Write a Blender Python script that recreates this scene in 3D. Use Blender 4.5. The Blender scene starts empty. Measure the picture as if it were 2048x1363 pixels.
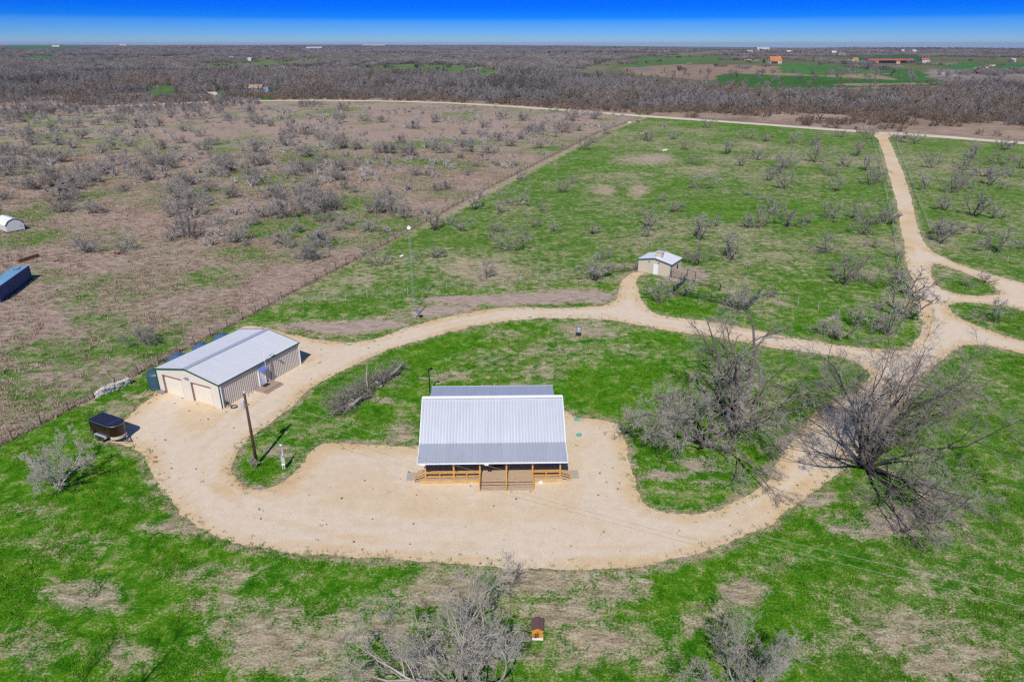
import bpy, math, random
import numpy as np
from mathutils import Vector, Matrix, Quaternion
from mathutils.geometry import delaunay_2d_cdt

scene = bpy.context.scene
COL = scene.collection
R = math.radians
# ------------------------------------------------------------------ camera
CAM_H = 42.0
PITCH = R(23.5)
FPX = 1365.0          # focal length of the drone lens in photo pixels (24 mm)
cam_d = bpy.data.cameras.new('camera')
cam_d.lens = 24.0; cam_d.sensor_width = 36.0
cam_d.clip_start = 0.5; cam_d.clip_end = 60000
cam = bpy.data.objects.new('camera', cam_d); COL.objects.link(cam)
cam.location = (0, 0, CAM_H); cam.rotation_euler = (R(90) - PITCH, R(0.0), 0)
scene.camera = cam
# ------------------------------------------------------------------ world and sun
SUN_EL = R(45.5); SUN_DX, SUN_DY = 0.115, 0.993     # shadows fall away from the camera, a little to the right
w = bpy.data.worlds.new('World'); scene.world = w; w.use_nodes = True
nt = w.node_tree; nt.nodes.clear()
sky = nt.nodes.new('ShaderNodeTexSky'); sky.sky_type = 'NISHITA'; sky.sun_disc = False
sky.sun_elevation = SUN_EL; sky.sun_rotation = math.pi + math.atan2(SUN_DX, SUN_DY)
sky.altitude = 200; sky.air_density = 1.0; sky.dust_density = 0.2; sky.ozone_density = 3.0
tc = nt.nodes.new('ShaderNodeTexCoord'); sx = nt.nodes.new('ShaderNodeSeparateXYZ')
nt.links.new(tc.outputs['Generated'], sx.inputs[0])
rp = nt.nodes.new('ShaderNodeValToRGB')          # clear winter sky: pale at the horizon, deep blue above, unseen upper sky paled for less blue shadows
e = rp.color_ramp.elements
e[0].position = 0.0; e[0].color = (0.40, 0.64, 1.15, 1)
e[1].position = 1.0; e[1].color = (0.48, 0.72, 1.0, 1)
for p_, c_ in ((0.006, (0.31, 0.58, 1.2, 1)), (0.0107, (0.22, 0.53, 1.25, 1)), (0.0195, (0.13, 0.44, 1.3, 1)), (0.0265, (0.08, 0.37, 1.3, 1)), (0.0310, (0.01, 0.27, 1.3, 1)), (0.0415, (0.0, 0.20, 1.28, 1)), (0.0515, (0.0, 0.170, 1.25, 1)), (0.10, (0.06, 0.27, 1.15, 1)), (0.30, (0.28, 0.54, 1.02, 1))):
    k = e.new(p_); k.color = c_
nt.links.new(sx.outputs['Z'], rp.inputs[0])
mx = nt.nodes.new('ShaderNodeMix'); mx.data_type = 'RGBA'; mx.blend_type = 'MULTIPLY'; mx.inputs[0].default_value = 1.0
nt.links.new(sky.outputs[0], mx.inputs[6]); nt.links.new(rp.outputs[0], mx.inputs[7])
bg = nt.nodes.new('ShaderNodeBackground'); bg.inputs[1].default_value = 0.10
wo = nt.nodes.new('ShaderNodeOutputWorld')
nt.links.new(mx.outputs[2], bg.inputs[0]); nt.links.new(bg.outputs[0], wo.inputs[0])
sd = bpy.data.lights.new('sun', 'SUN'); sd.energy = 4.5; sd.angle = R(0.53); sd.color = (1.0, 0.955, 0.89)
sun = bpy.data.objects.new('sun', sd); COL.objects.link(sun)
ld = Vector((SUN_DX * math.cos(SUN_EL), SUN_DY * math.cos(SUN_EL), -math.sin(SUN_EL)))
sun.rotation_euler = ld.to_track_quat('-Z', 'Y').to_euler(); sun.location = (0, -60, 120)
vs = scene.view_settings
vs.view_transform = 'Standard'; vs.look = 'None'; vs.exposure = 0.0; vs.gamma = 1.0; vs.use_curve_mapping = False
scene.cycles.max_bounces = 4; scene.cycles.diffuse_bounces = 2; scene.cycles.glossy_bounces = 2
scene.cycles.transparent_max_bounces = 6; scene.cycles.volume_bounces = 0
scene.render.film_transparent = False
scene.cycles.use_denoising = False; scene.cycles.filter_width = 1.35

# ------------------------------------------------------------------ helpers
CP, SP = math.cos(PITCH), math.sin(PITCH)
def G(u, v, z=0.0):
    """place on the ground (or at height z) that the survey of the photograph gives for a pixel"""
    x = (u - 1024) / FPX; y = -(v - 681.5) / FPX
    t = (z - CAM_H) / (-SP + y * CP)
    return (x * t, (CP + y * SP) * t, z)
def Garr(a):
    a = np.asarray(a, float); x = (a[:, 0] - 1024) / FPX; y = -(a[:, 1] - 681.5) / FPX
    t = -CAM_H / (-SP + y * CP)
    return np.stack([x * t, (CP + y * SP) * t], 1)
def depth(y): return y * CP + CAM_H * SP

def link(o, parent=None):
    COL.objects.link(o)
    if parent is not None: o.parent = parent
    return o
def tag(o, label=None, cat=None, group=None, kind=None):
    if label: o['label'] = label
    if cat: o['category'] = cat
    if group: o['group'] = group
    if kind: o['kind'] = kind
    return o
def empty(name, loc=(0, 0, 0), rz=0.0, label=None, cat=None, group=None):
    o = bpy.data.objects.new(name, None); o.empty_display_size = 0.3
    o.location = loc; o.rotation_euler = (0, 0, rz); COL.objects.link(o)
    return tag(o, label, cat, group)

def mesh_np(name, verts, faces, mats=(), smooth=False, mi=None):
    """verts (n,3); faces = list of int arrays, each (m,k)"""
    me = bpy.data.meshes.new(name)
    verts = np.asarray(verts, np.float32)
    me.vertices.add(len(verts)); me.vertices.foreach_set('co', verts.ravel())
    faces = [np.asarray(f, np.int32) for f in faces if len(f)]
    tot = np.concatenate([np.full(len(f), f.shape[1], np.int32) for f in faces])
    idx = np.concatenate([f.ravel() for f in faces])
    me.loops.add(len(idx)); me.loops.foreach_set('vertex_index', idx)
    me.polygons.add(len(tot))
    st = np.zeros(len(tot), np.int32); st[1:] = np.cumsum(tot)[:-1]
    me.polygons.foreach_set('loop_start', st)
    if mi is not None: me.polygons.foreach_set('material_index', np.asarray(mi, np.int32))
    if smooth: me.polygons.foreach_set('use_smooth', np.ones(len(tot), bool))
    me.update(calc_edges=True)
    for m in mats: me.materials.append(m)
    return me

class MB:
    """collects simple solids into one mesh"""
    def __init__(s): s.v = []; s.f = []
    def add(s, vs, fs):
        b = len(s.v); s.v += [tuple(p) for p in vs]; s.f += [tuple(i + b for i in f) for f in fs]; return s
    def box(s, c, d, rz=0.0, rx=0.0, ry=0.0):
        m = Matrix.Rotation(rz, 3, 'Z') @ Matrix.Rotation(ry, 3, 'Y') @ Matrix.Rotation(rx, 3, 'X')
        vs = [Vector(c) + m @ Vector((sx_ * d[0] / 2, sy_ * d[1] / 2, sz_ * d[2] / 2)) for sx_ in (-1, 1) for sy_ in (-1, 1) for sz_ in (-1, 1)]
        return s.add(vs, [(0, 1, 3, 2), (4, 6, 7, 5), (0, 4, 5, 1), (2, 3, 7, 6), (0, 2, 6, 4), (1, 5, 7, 3)])
    def beam(s, a, b, wd, ht=None):
        """rectangular bar from a to b"""
        a, b = Vector(a), Vector(b); d = b - a; ht = ht or wd
        q = d.to_track_quat('Y', 'Z').to_matrix(); L = d.length; c = (a + b) / 2
        vs = [c + q @ Vector((sx_ * wd / 2, sy_ * L / 2, sz_ * ht / 2)) for sx_ in (-1, 1) for sy_ in (-1, 1) for sz_ in (-1, 1)]
        return s.add(vs, [(0, 1, 3, 2), (4, 6, 7, 5), (0, 4, 5, 1), (2, 3, 7, 6), (0, 2, 6, 4), (1, 5, 7, 3)])
    def tube(s, pts, rad, k=8, cap=True):
        pts = [Vector(p) for p in pts]; n = len(pts)
        if not hasattr(rad, '__len__'): rad = [rad] * n
        vs = []; fs = []
        ref = Vector((0, 0, 1))
        for i, p in enumerate(pts):
            t = (pts[min(i + 1, n - 1)] - pts[max(i - 1, 0)]).normalized()
            if abs(t.dot(ref)) > 0.95: ref = Vector((1, 0, 0)) if abs(t.x) < 0.9 else Vector((0, 1, 0))
            a = t.cross(ref).normalized(); b = t.cross(a).normalized()
            for j in range(k):
                an = 2 * math.pi * j / k
                vs.append(p + (a * math.cos(an) + b * math.sin(an)) * rad[i])
        for i in range(n - 1):
            for j in range(k):
                fs.append((i * k + j, i * k + (j + 1) % k, (i + 1) * k + (j + 1) % k, (i + 1) * k + j))
        if cap: fs.append(tuple(range(k - 1, -1, -1))); fs.append(tuple((n - 1) * k + j for j in range(k)))
        return s.add(vs, fs)
    def lathe(s, c, prof, k=24, axis='Z'):
        """prof = [(radius, height)...] about axis through c"""
        vs = []; fs = []; n = len(prof)
        for r_, h in prof:
            for j in range(k):
                a = 2 * math.pi * j / k; p = (r_ * math.cos(a), r_ * math.sin(a), h)
                if axis == 'Y': p = (p[0], p[2], p[1])
                if axis == 'X': p = (p[2], p[0], p[1])
                vs.append((c[0] + p[0], c[1] + p[1], c[2] + p[2]))
        for i in range(n - 1):
            for j in range(k): fs.append((i * k + j, i * k + (j + 1) % k, (i + 1) * k + (j + 1) % k, (i + 1) * k + j))
        fs.append(tuple(range(k - 1, -1, -1))); fs.append(tuple((n - 1) * k + j for j in range(k)))
        return s.add(vs, fs)
    def prism(s, poly, off):
        """polygon (3d points) extruded by vector off"""
        n = len(poly); o = Vector(off); a = [Vector(p) for p in poly]
        return s.add(a + [p + o for p in a], [tuple(range(n - 1, -1, -1)), tuple(range(n, 2 * n))] + [(i, (i + 1) % n, n + (i + 1) % n, n + i) for i in range(n)])
    def sheet(s, o, du, dv, n, h=0.03, rib=0.05, th=0.03):
        """ribbed metal sheet: corner o, du across the ribs, dv along them, n ribs"""
        o, du, dv = Vector(o), Vector(du), Vector(dv); nrm = du.cross(dv).normalized(); L = du.length; uu = du / L; st = L / n
        prof = [(0, 0)]
        for i in range(n):
            c = (i + 0.5) * st; prof += [(c - rib, 0), (c - rib * 0.5, h), (c + rib * 0.5, h), (c + rib, 0)]
        prof.append((L, 0)); m = len(prof)
        a = [o + uu * p + nrm * q for p, q in prof]; b = [p + dv for p in a]
        lo = [o - nrm * th, o + du - nrm * th, o + du + dv - nrm * th, o + dv - nrm * th]
        s.add(a + b, [(i, i + 1, m + i + 1, m + i) for i in range(m - 1)])
        return s.add(lo + [o, o + du, o + du + dv, o + dv], [(3, 2, 1, 0), (0, 1, 5, 4), (1, 2, 6, 5), (2, 3, 7, 6), (3, 0, 4, 7)])
    def build(s, name, mat, parent=None, smooth=False):
        me = bpy.data.meshes.new(name); me.from_pydata(s.v, [], s.f); me.update()
        if smooth:
            me.polygons.foreach_set('use_smooth', [len(p.vertices) <= 4 for p in me.polygons])
        me.materials.append(mat)
        return link(bpy.data.objects.new(name, me), parent)
def part(name, mat, parent, fn, label=None, smooth=False):
    m = MB(); fn(m); o = m.build(name, mat, parent, smooth)
    if label: o['label'] = label
    return o
def copy_tree(o, parent=None):
    c = o.copy(); COL.objects.link(c); c.parent = parent
    for ch in o.children: copy_tree(ch, c)
    return c

# ------------------------------------------------------------------ noise
def vnoise(x, y, seed=0):
    xi = np.floor(x).astype(np.int64); yi = np.floor(y).astype(np.int64); fx = x - xi; fy = y - yi
    fx = fx * fx * (3 - 2 * fx); fy = fy * fy * (3 - 2 * fy)
    def h(a, b):
        n = (a * 374761393 + b * 668265263 + seed * 1442695041) & 0xffffffff
        n = ((n ^ (n >> 13)) * 1274126177) & 0xffffffff
        return ((n ^ (n >> 16)) & 0xffff) / 65535.0
    return (h(xi, yi) * (1 - fx) + h(xi + 1, yi) * fx) * (1 - fy) + (h(xi, yi + 1) * (1 - fx) + h(xi + 1, yi + 1) * fx) * fy
def fbm(x, y, seed=0, oct=4):
    s = 0; a = 0.5; t = 0
    for i in range(oct):
        s = s + a * vnoise(x, y, seed + i * 7); t += a; a *= 0.5; x = x * 2.03 + 11.3; y = y * 2.03 + 5.7
    return s / t
def sstep(a, b, x):
    t = np.clip((x - a) / (b - a), 0, 1); return t * t * (3 - 2 * t)
def inpoly(px, py, poly):
    c = np.zeros(px.shape, bool); n = len(poly)
    for i in range(n):
        x0, y0 = poly[i]; x1, y1 = poly[(i + 1) % n]
        if y0 == y1: continue
        cond = ((y0 > py) != (y1 > py)) & (px < (x1 - x0) * (py - y0) / (y1 - y0) + x0)
        c ^= cond
    return c
def segdist(px, py, poly, closed=True):
    d = np.full(px.shape, 1e9); n = len(poly)
    for i in range(n if closed else n - 1):
        x0, y0 = poly[i]; x1, y1 = poly[(i + 1) % n]; dx, dy = x1 - x0, y1 - y0; L = dx * dx + dy * dy + 1e-9
        t = np.clip(((px - x0) * dx + (py - y0) * dy) / L, 0, 1)
        d = np.minimum(d, (px - x0 - t * dx) ** 2 + (py - y0 - t * dy) ** 2)
    return np.sqrt(d)

# ------------------------------------------------------------------ materials
MATS = {}
def mat(name, col, rough=0.7, metal=0.0, var=0.12, vscale=3.0, bump=0.0, bscale=20.0, col2=None, rnd=0.0, spec=0.5, stretch=(1, 1, 1)):
    m = bpy.data.materials.new(name); m.use_nodes = True; n = m.node_tree; b = n.nodes['Principled BSDF']
    b.inputs['Roughness'].default_value = rough; b.inputs['Metallic'].default_value = metal; b.inputs['Specular IOR Level'].default_value = spec
    t = n.nodes.new('ShaderNodeTexCoord'); mp = n.nodes.new('ShaderNodeMapping'); mp.inputs['Scale'].default_value = stretch
    n.links.new(t.outputs['Object'], mp.inputs[0])
    no = n.nodes.new('ShaderNodeTexNoise'); no.inputs['Scale'].default_value = vscale; no.inputs['Detail'].default_value = 5; no.inputs['Roughness'].default_value = 0.65
    n.links.new(mp.outputs[0], no.inputs[0])
    r = n.nodes.new('ShaderNodeValToRGB'); el = r.color_ramp.elements
    c2 = col2 or tuple(min(1, c * (1 + var)) for c in col); c1 = tuple(c * (1 - var) for c in col) if col2 is None else col
    el[0].position = 0.3; el[0].color = (*c1, 1); el[1].position = 0.7; el[1].color = (*c2, 1)
    n.links.new(no.outputs[0], r.inputs[0]); out = r.outputs[0]
    if rnd:
        oi = n.nodes.new('ShaderNodeObjectInfo'); ma = n.nodes.new('ShaderNodeMapRange'); ma.inputs[3].default_value = 1 - rnd; ma.inputs[4].default_value = 1 + rnd
        n.links.new(oi.outputs['Random'], ma.inputs[0])
        mu = n.nodes.new('ShaderNodeMix'); mu.data_type = 'RGBA'; mu.blend_type = 'MULTIPLY'; mu.inputs[0].default_value = 1
        n.links.new(out, mu.inputs[6]); n.links.new(ma.outputs[0], mu.inputs[7]); out = mu.outputs[2]
    n.links.new(out, b.inputs['Base Color'])
    if bump:
        nb = n.nodes.new('ShaderNodeTexNoise'); nb.inputs['Scale'].default_value = bscale; nb.inputs['Detail'].default_value = 4
        n.links.new(mp.outputs[0], nb.inputs[0])
        bp = n.nodes.new('ShaderNodeBump'); bp.inputs['Strength'].default_value = bump; bp.inputs['Distance'].default_value = 0.05
        n.links.new(nb.outputs[0], bp.inputs['Height']); n.links.new(bp.outputs[0], b.inputs['Normal'])
    MATS[name] = m
    return m
M = MATS
mat('roof_metal', (0.585, 0.60, 0.63), 0.47, 0.5, var=0.06, vscale=0.9, stretch=(1.6, .22, .22))
mat('barn_roof_metal', (0.62, 0.625, 0.635), 0.5, 0.2, var=0.04, vscale=0.9, stretch=(.22, 1.6, .22))
mat('trim_white', (0.78, 0.78, 0.76), 0.5, var=0.05)
mat('cedar_wood', (0.50, 0.24, 0.05), 0.6, var=0.25, vscale=2.5, col2=(0.62, 0.36, 0.10))
mat('deck_wood', (0.40, 0.27, 0.165), 0.8, vscale=2.5, col2=(0.54, 0.40, 0.27), stretch=(1, 6, 1))
mat('skirt_board', (0.46, 0.27, 0.07), 0.75, vscale=1.2, col2=(0.60, 0.43, 0.20), stretch=(1, 1, 4))
mat('house_siding', (0.30, 0.27, 0.24), 0.8, var=0.08)
mat('dark_glass', (0.02, 0.025, 0.03), 0.08, var=0.1)
mat('door_brown', (0.12, 0.05, 0.03), 0.5)
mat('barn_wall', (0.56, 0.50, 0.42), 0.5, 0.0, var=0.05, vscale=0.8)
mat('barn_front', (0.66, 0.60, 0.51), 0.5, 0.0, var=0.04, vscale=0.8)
mat('barn_trim', (0.012, 0.07, 0.045), 0.45, var=0.1)
mat('door_cream', (0.72, 0.66, 0.54), 0.5, var=0.04)
mat('brown_jamb', (0.22, 0.09, 0.05), 0.6)
mat('white_paint', (0.80, 0.80, 0.80), 0.45, var=0.03)
mat('blue_canvas', (0.13, 0.20, 0.45), 0.7, var=0.15)
mat('grey_metal', (0.40, 0.41, 0.43), 0.45, 0.6, var=0.08)
mat('pale_metal', (0.62, 0.64, 0.68), 0.4, 0.4, var=0.06)
mat('concrete', (0.42, 0.36, 0.30), 0.9, var=0.12, vscale=4)
mat('step_wood', (0.36, 0.25, 0.19), 0.8, var=0.15)
mat('tank_green', (0.035, 0.085, 0.11), 0.45, var=0.12)
mat('tank_blue', (0.06, 0.13, 0.22), 0.45, var=0.12)
mat('black_paint', (0.012, 0.011, 0.016), 0.3, var=0.2)
mat('trailer_roof', (0.022, 0.020, 0.034), 0.35, var=0.15)
mat('trailer_brown', (0.026, 0.011, 0.007), 0.25, var=0.2)
mat('chrome', (0.62, 0.62, 0.62), 0.25, 0.9, var=0.05)
mat('rubber', (0.018, 0.018, 0.018), 0.9)
mat('pole_wood', (0.085, 0.040, 0.026), 0.85, var=0.3, vscale=3, stretch=(6, 6, 0.6))
mat('galv', (0.50, 0.54, 0.58), 0.45, 0.5, var=0.08)
mat('tower_galv', (0.26, 0.36, 0.32), 0.5, 0.2, var=0.05)
mat('shed_wall', (0.55, 0.47, 0.36), 0.7, var=0.05)
mat('shed_trim', (0.03, 0.10, 0.14), 0.5)
mat('pipe_paint', (0.025, 0.035, 0.038), 0.5, var=0.15)
mat('pipe_rust', (0.10, 0.065, 0.045), 0.7, var=0.2)
mat('post_wood', (0.16, 0.12, 0.09), 0.9, var=0.25)
mat('post_pale', (0.44, 0.42, 0.37), 0.8, var=0.15)
mat('wire', (0.35, 0.34, 0.33), 0.5, 0.6)
mat('power_wire', (0.36, 0.42, 0.36), 0.6, 0.1)
mat('stone', (0.58, 0.53, 0.47), 0.9, var=0.2, vscale=4, rnd=0.25, bump=0.5)
mat('dog_orange', (0.55, 0.21, 0.02), 0.55, col2=(0.68, 0.32, 0.04), vscale=4)
mat('shingle_brown', (0.13, 0.07, 0.06), 0.85, var=0.2, vscale=8)
mat('container_blue', (0.028, 0.07, 0.17), 0.5, var=0.25, vscale=0.7)
mat('container_top', (0.17, 0.34, 0.50), 0.5, var=0.15, vscale=0.8)
mat('shed_white', (0.66, 0.64, 0.60), 0.5, var=0.05)
mat('grey_trim', (0.10, 0.10, 0.12), 0.6)
mat('bark', (0.12, 0.10, 0.085), 0.95, var=0.3, vscale=3, bump=0.6, bscale=14, rnd=0.2)
mat('bark_grey', (0.20, 0.18, 0.16), 0.95, var=0.3, vscale=3, rnd=0.2)
mat('bark_dark', (0.040, 0.034, 0.032), 0.95, var=0.3, vscale=3, bump=0.6, bscale=14)
mat('limb_pale', (0.38, 0.335, 0.275), 0.95, var=0.3, vscale=2, rnd=0.15)
mat('twig', (0.45, 0.40, 0.335), 0.95, var=0.25, vscale=1.2, rnd=0.15)
mat('twig_dark', (0.21, 0.17, 0.14), 0.95, vscale=0.22, col2=(0.43, 0.38, 0.32))
mat('twig_field', (0.39, 0.35, 0.305), 0.95, var=0.2, vscale=1.0, rnd=0.22)
mat('wood_grey', (0.265, 0.236, 0.218), 1.0, var=0.2, vscale=0.6, rnd=0.3, spec=0.1)
mat('wood_tan', (0.245, 0.195, 0.155), 1.0, var=0.2, vscale=0.6, rnd=0.3, spec=0.1)
mat('wood_dark', (0.155, 0.137, 0.125), 1.0, var=0.2, vscale=0.6, rnd=0.3, spec=0.1)
mat('brush_brown', (0.23, 0.17, 0.125), 1.0, var=0.25, vscale=0.6, rnd=0.35, spec=0.1)
mat('cedar_leaf', (0.025, 0.045, 0.02), 1.0, var=0.3, vscale=1.0, rnd=0.3, spec=0.1)
mat('weed_green', (0.05, 0.19, 0.010), 0.9, var=0.4, vscale=0.5, spec=0.2)
mat('lawn_blade', (0.030, 0.150, 0.002), 0.9, vscale=0.12, col2=(0.16, 0.29, 0.02), spec=0.1, rnd=0.3)
mat('weed_brown', (0.31, 0.232, 0.178), 0.95, var=0.3, vscale=0.5, spec=0.1, rnd=0.3)
mat('weed_dry', (0.36, 0.29, 0.19), 0.95, var=0.3, vscale=0.5, spec=0.1)
mat('pebble', (0.16, 0.13, 0.10), 0.95, var=0.4, vscale=1.0)
mat('roof_orange', (0.48, 0.16, 0.06), 0.8)
mat('roof_red', (0.42, 0.10, 0.08), 0.7)
mat('roof_tan', (0.34, 0.22, 0.15), 0.8)
mat('far_white', (0.58, 0.56, 0.52), 0.7)
mat('far_cream', (0.60, 0.50, 0.36), 0.7)
mat('far_blue', (0.22, 0.30, 0.42), 0.6)
mat('cow_white', (0.70, 0.64, 0.55), 0.9)
mat('cow_brown', (0.16, 0.07, 0.04), 0.9)
mat('cow_patched', (0.14, 0.07, 0.045), 0.9, vscale=1.6, col2=(0.66, 0.60, 0.52))
mat('rust', (0.17, 0.07, 0.045), 0.9, var=0.3)
mat('lid_green', (0.12, 0.42, 0.33), 0.6)
mat('water', (0.20, 0.21, 0.22), 0.6, spec=0.3)
mat('dirt_pale', (0.62, 0.53, 0.40), 0.95, var=0.10, vscale=0.05, spec=0.1)
# ------------------------------------------------------------------ layout of the place, surveyed on the ground plane
FENCE = Garr([(0, 893), (500, 632), (600, 578), (771, 489), (867, 435), (966, 382), (1089, 320), (1198, 265), (1284, 235)])
FENCE = np.concatenate([np.array([[-84, 5.0], [-70, 34.0]]), FENCE])
def fence_x(y): return np.interp(y, FENCE[:, 1], FENCE[:, 0])
ROADC = Garr([(260, 211.5), (400, 205), (512, 201.5), (640, 201), (780, 202.5), (900, 206), (1024, 213), (1150, 222), (1290, 232.5), (1500, 247), (1700, 262), (1850, 270.5), (2048, 287)])
ROADC = np.concatenate([[ROADC[0] + np.array([-160, -40])], ROADC, [ROADC[-1] + np.array([160, -75])]])
def road_y(x): return np.interp(x, ROADC[:, 0], ROADC[:, 1])
OUTER = [(488, 650), (535, 655), (571, 667), (606, 674), (640, 679), (690, 685), (730, 682), (770, 672), (800, 660), (850, 645), (900, 632), (960, 621), (1020, 615), (1090, 615), (1150, 615), (1195, 613),
 (1206, 612), (1227, 604), (1238, 589), (1242, 567), (1245, 557), (1258, 548), (1275, 542), (1292, 545), (1277, 552), (1273, 563), (1277, 585), (1285, 604), (1296, 619), (1318, 630), (1356, 636), (1421, 643), (1475, 652), (1527, 663), (1584, 675), (1628, 683), (1705, 693), (1798, 701),
 (1827, 691), (1841, 669), (1844, 645), (1841, 633), (1834, 606), (1826, 585), (1822, 562), (1817, 540), (1811, 514), (1807, 480), (1800, 448), (1792, 399), (1780, 357), (1767, 308), (1756, 279), (1744, 268), (1748, 264), (1790, 267), (1776, 276), (1788, 303), (1809, 353), (1821, 395), (1833, 448), (1846, 482), (1862, 502), (1904, 523), (1966, 544), (2048, 566), (2200, 612),
 (2200, 748), (2048, 707), (1989, 694), (1947, 688), (1923, 691), (1904, 702), (1880, 722), (1851, 750), (1812, 800), (1770, 850), (1720, 905), (1680, 945), (1649, 966), (1624, 988), (1584, 1012), (1539, 1049), (1479, 1077), (1390, 1109), (1310, 1130), (1250, 1138), (1180, 1140), (1100, 1139), (1020, 1136), (935, 1130), (880, 1122), (800, 1118), (700, 1113), (600, 1105), (520, 1095), (470, 1083), (420, 1065), (380, 1045), (350, 1015), (330, 985), (305, 945), (285, 910), (262, 893), (240, 886), (205, 884), (196, 874), (240, 850), (262, 828), (290, 802), (318, 780), (330, 765), (400, 715)]
ISLE_YARD = [(1125, 815), (1146, 832), (1186, 837), (1232, 844), (1245, 867), (1255, 895), (1265, 933), (1270, 974), (1278, 1002), (1298, 1015), (1325, 1022), (1382, 1029), (1446, 1016), (1503, 988), (1540, 955), (1564, 910), (1584, 883), (1604, 858), (1624, 828), (1665, 806), (1705, 790), (1738, 762), (1738, 743), (1719, 727), (1685, 713), (1604, 703), (1543, 695), (1414, 671), (1341, 661), (1220, 640), (1150, 636), (1080, 636), (1020, 641), (950, 652), (880, 668), (830, 684), (780, 698), (740, 716), (700, 735), (660, 752), (620, 777), (590, 806), (560, 832), (530, 855), (500, 875), (475, 900), (462, 925), (463, 950), (480, 968), (505, 976), (535, 978), (560, 970), (590, 945), (615, 912), (640, 888), (660, 885), (720, 888), (790, 891), (835, 893), (900, 880)]
ISLE_A = [(1860, 527), (1872, 526), (1887, 531), (1930, 546), (1972, 563), (1989, 572), (2001, 586), (1989, 590), (1955, 591), (1925, 591), (1896, 583), (1880, 577), (1870, 563), (1863, 545)]
ISLE_B = [(1892, 610), (1901, 606), (1925, 605), (1972, 608), (2015, 613), (2048, 620), (2160, 648), (2160, 712), (2048, 683), (2006, 669), (1955, 652), (1921, 638), (1901, 623)]
def densify(poly, step, amp, seed, closed=True):
    out = []; n = len(poly)
    for i in range(n if closed else n - 1):
        a = np.array(poly[i]); b = np.array(poly[(i + 1) % n]); L = np.linalg.norm(b - a); st = max(step, 0.004 * a[1])
        for t in np.arange(0, 1, 1.0 / max(1, int(L / st))): out.append(a + (b - a) * t)
    out = np.array(out)
    for _ in range(6):
        out = 0.5 * out + 0.25 * (np.roll(out, 1, 0) + np.roll(out, -1, 0))
    d1 = (fbm(out[:, 0] * 0.45, out[:, 1] * 0.45, seed, 5) - 0.5) * amp * 2.0
    d2 = (fbm(out[:, 0] * 0.45, out[:, 1] * 0.45, seed + 50, 5) - 0.5) * amp * 2.0
    d1 += (vnoise(out[:, 0] * 3.1, out[:, 1] * 3.1, seed + 3) - 0.5) * amp * 0.5
    d2 += (vnoise(out[:, 0] * 3.1, out[:, 1] * 3.1, seed + 4) - 0.5) * amp * 0.5
    out[:, 0] += d1; out[:, 1] += d2
    return out
LOOPS = [Garr(OUTER), Garr(ISLE_YARD), Garr(ISLE_A), Garr(ISLE_B)]

# patches seen in the photograph: (pixel centre, pixel radii, amount)
DRY = [(960, 545, 120, 40, .75), (720, 560, 70, 22, .7), (1290, 318, 70, 12, .9), (1205, 380, 34, 13, .9), (1275, 382, 24, 16, .9), (1390, 340, 90, 12, .6), (1560, 510, 60, 12, .6), (1240, 350, 80, 10, .5), (1690, 490, 60, 10, .5), (1600, 300, 90, 10, .35), (1740, 545, 45, 14, .6), (1560, 370, 80, 8, .4),
 (1170, 664, 75, 22, .9), (1010, 668, 70, 14, .5), (900, 752, 70, 14, .7), (1080, 742, 60, 26, .6), (1020, 775, 60, 20, .5), (805, 870, 34, 26, .8), (790, 760, 30, 20, .5), (690, 655, 110, 22, .7), (1120, 705, 130, 30, .55), (1000, 722, 100, 26, .5), (1260, 700, 60, 20, .45), (700, 1250, 200, 60, .6), (1300, 1310, 90, 50, .5), (150, 1090, 120, 30, .4), (850, 1330, 120, 40, .6), (1560, 1130, 90, 24, .4), (1990, 1000, 60, 60, .3), (980, 600, 130, 10, .6), (1320, 655, 60, 9, .6),
 (560, 1275, 190, 75, .78), (640, 1330, 150, 50, .7), (170, 1190, 100, 34, .8), (70, 1290, 90, 50, .55), (250, 1310, 80, 40, .5), (430, 1150, 120, 30, .55), (470, 1210, 90, 30, .6), (900, 1180, 130, 45, .8), (1090, 1160, 150, 40, .95), (1220, 1180, 80, 40, .9), (1130, 1230, 130, 45, .8), (1190, 1290, 120, 60, .8), (960, 1290, 150, 60, .7), (1485, 1182, 56, 36, 1.0), (1400, 1240, 60, 34, .7), (1800, 1270, 170, 55, .75), (1900, 1330, 120, 50, .8), (1620, 1300, 90, 40, .35), (1700, 1190, 80, 30, .4), (1880, 1150, 90, 20, .5),
 (360, 1055, 80, 20, .8), (300, 1000, 60, 20, .4), (70, 1020, 80, 20, .4), (560, 905, 46, 22, .75), (1950, 780, 90, 60, .35), (240, 820, 60, 22, .7), (280, 790, 60, 14, .5), (1400, 1085, 90, 16, .4), (900, 830, 0, 0, 0), (1480, 960, 50, 25, .25), (1960, 555, 80, 20, .35), (1900, 545, 30, 14, .7), (1800, 300, 20, 25, .3)]
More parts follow.
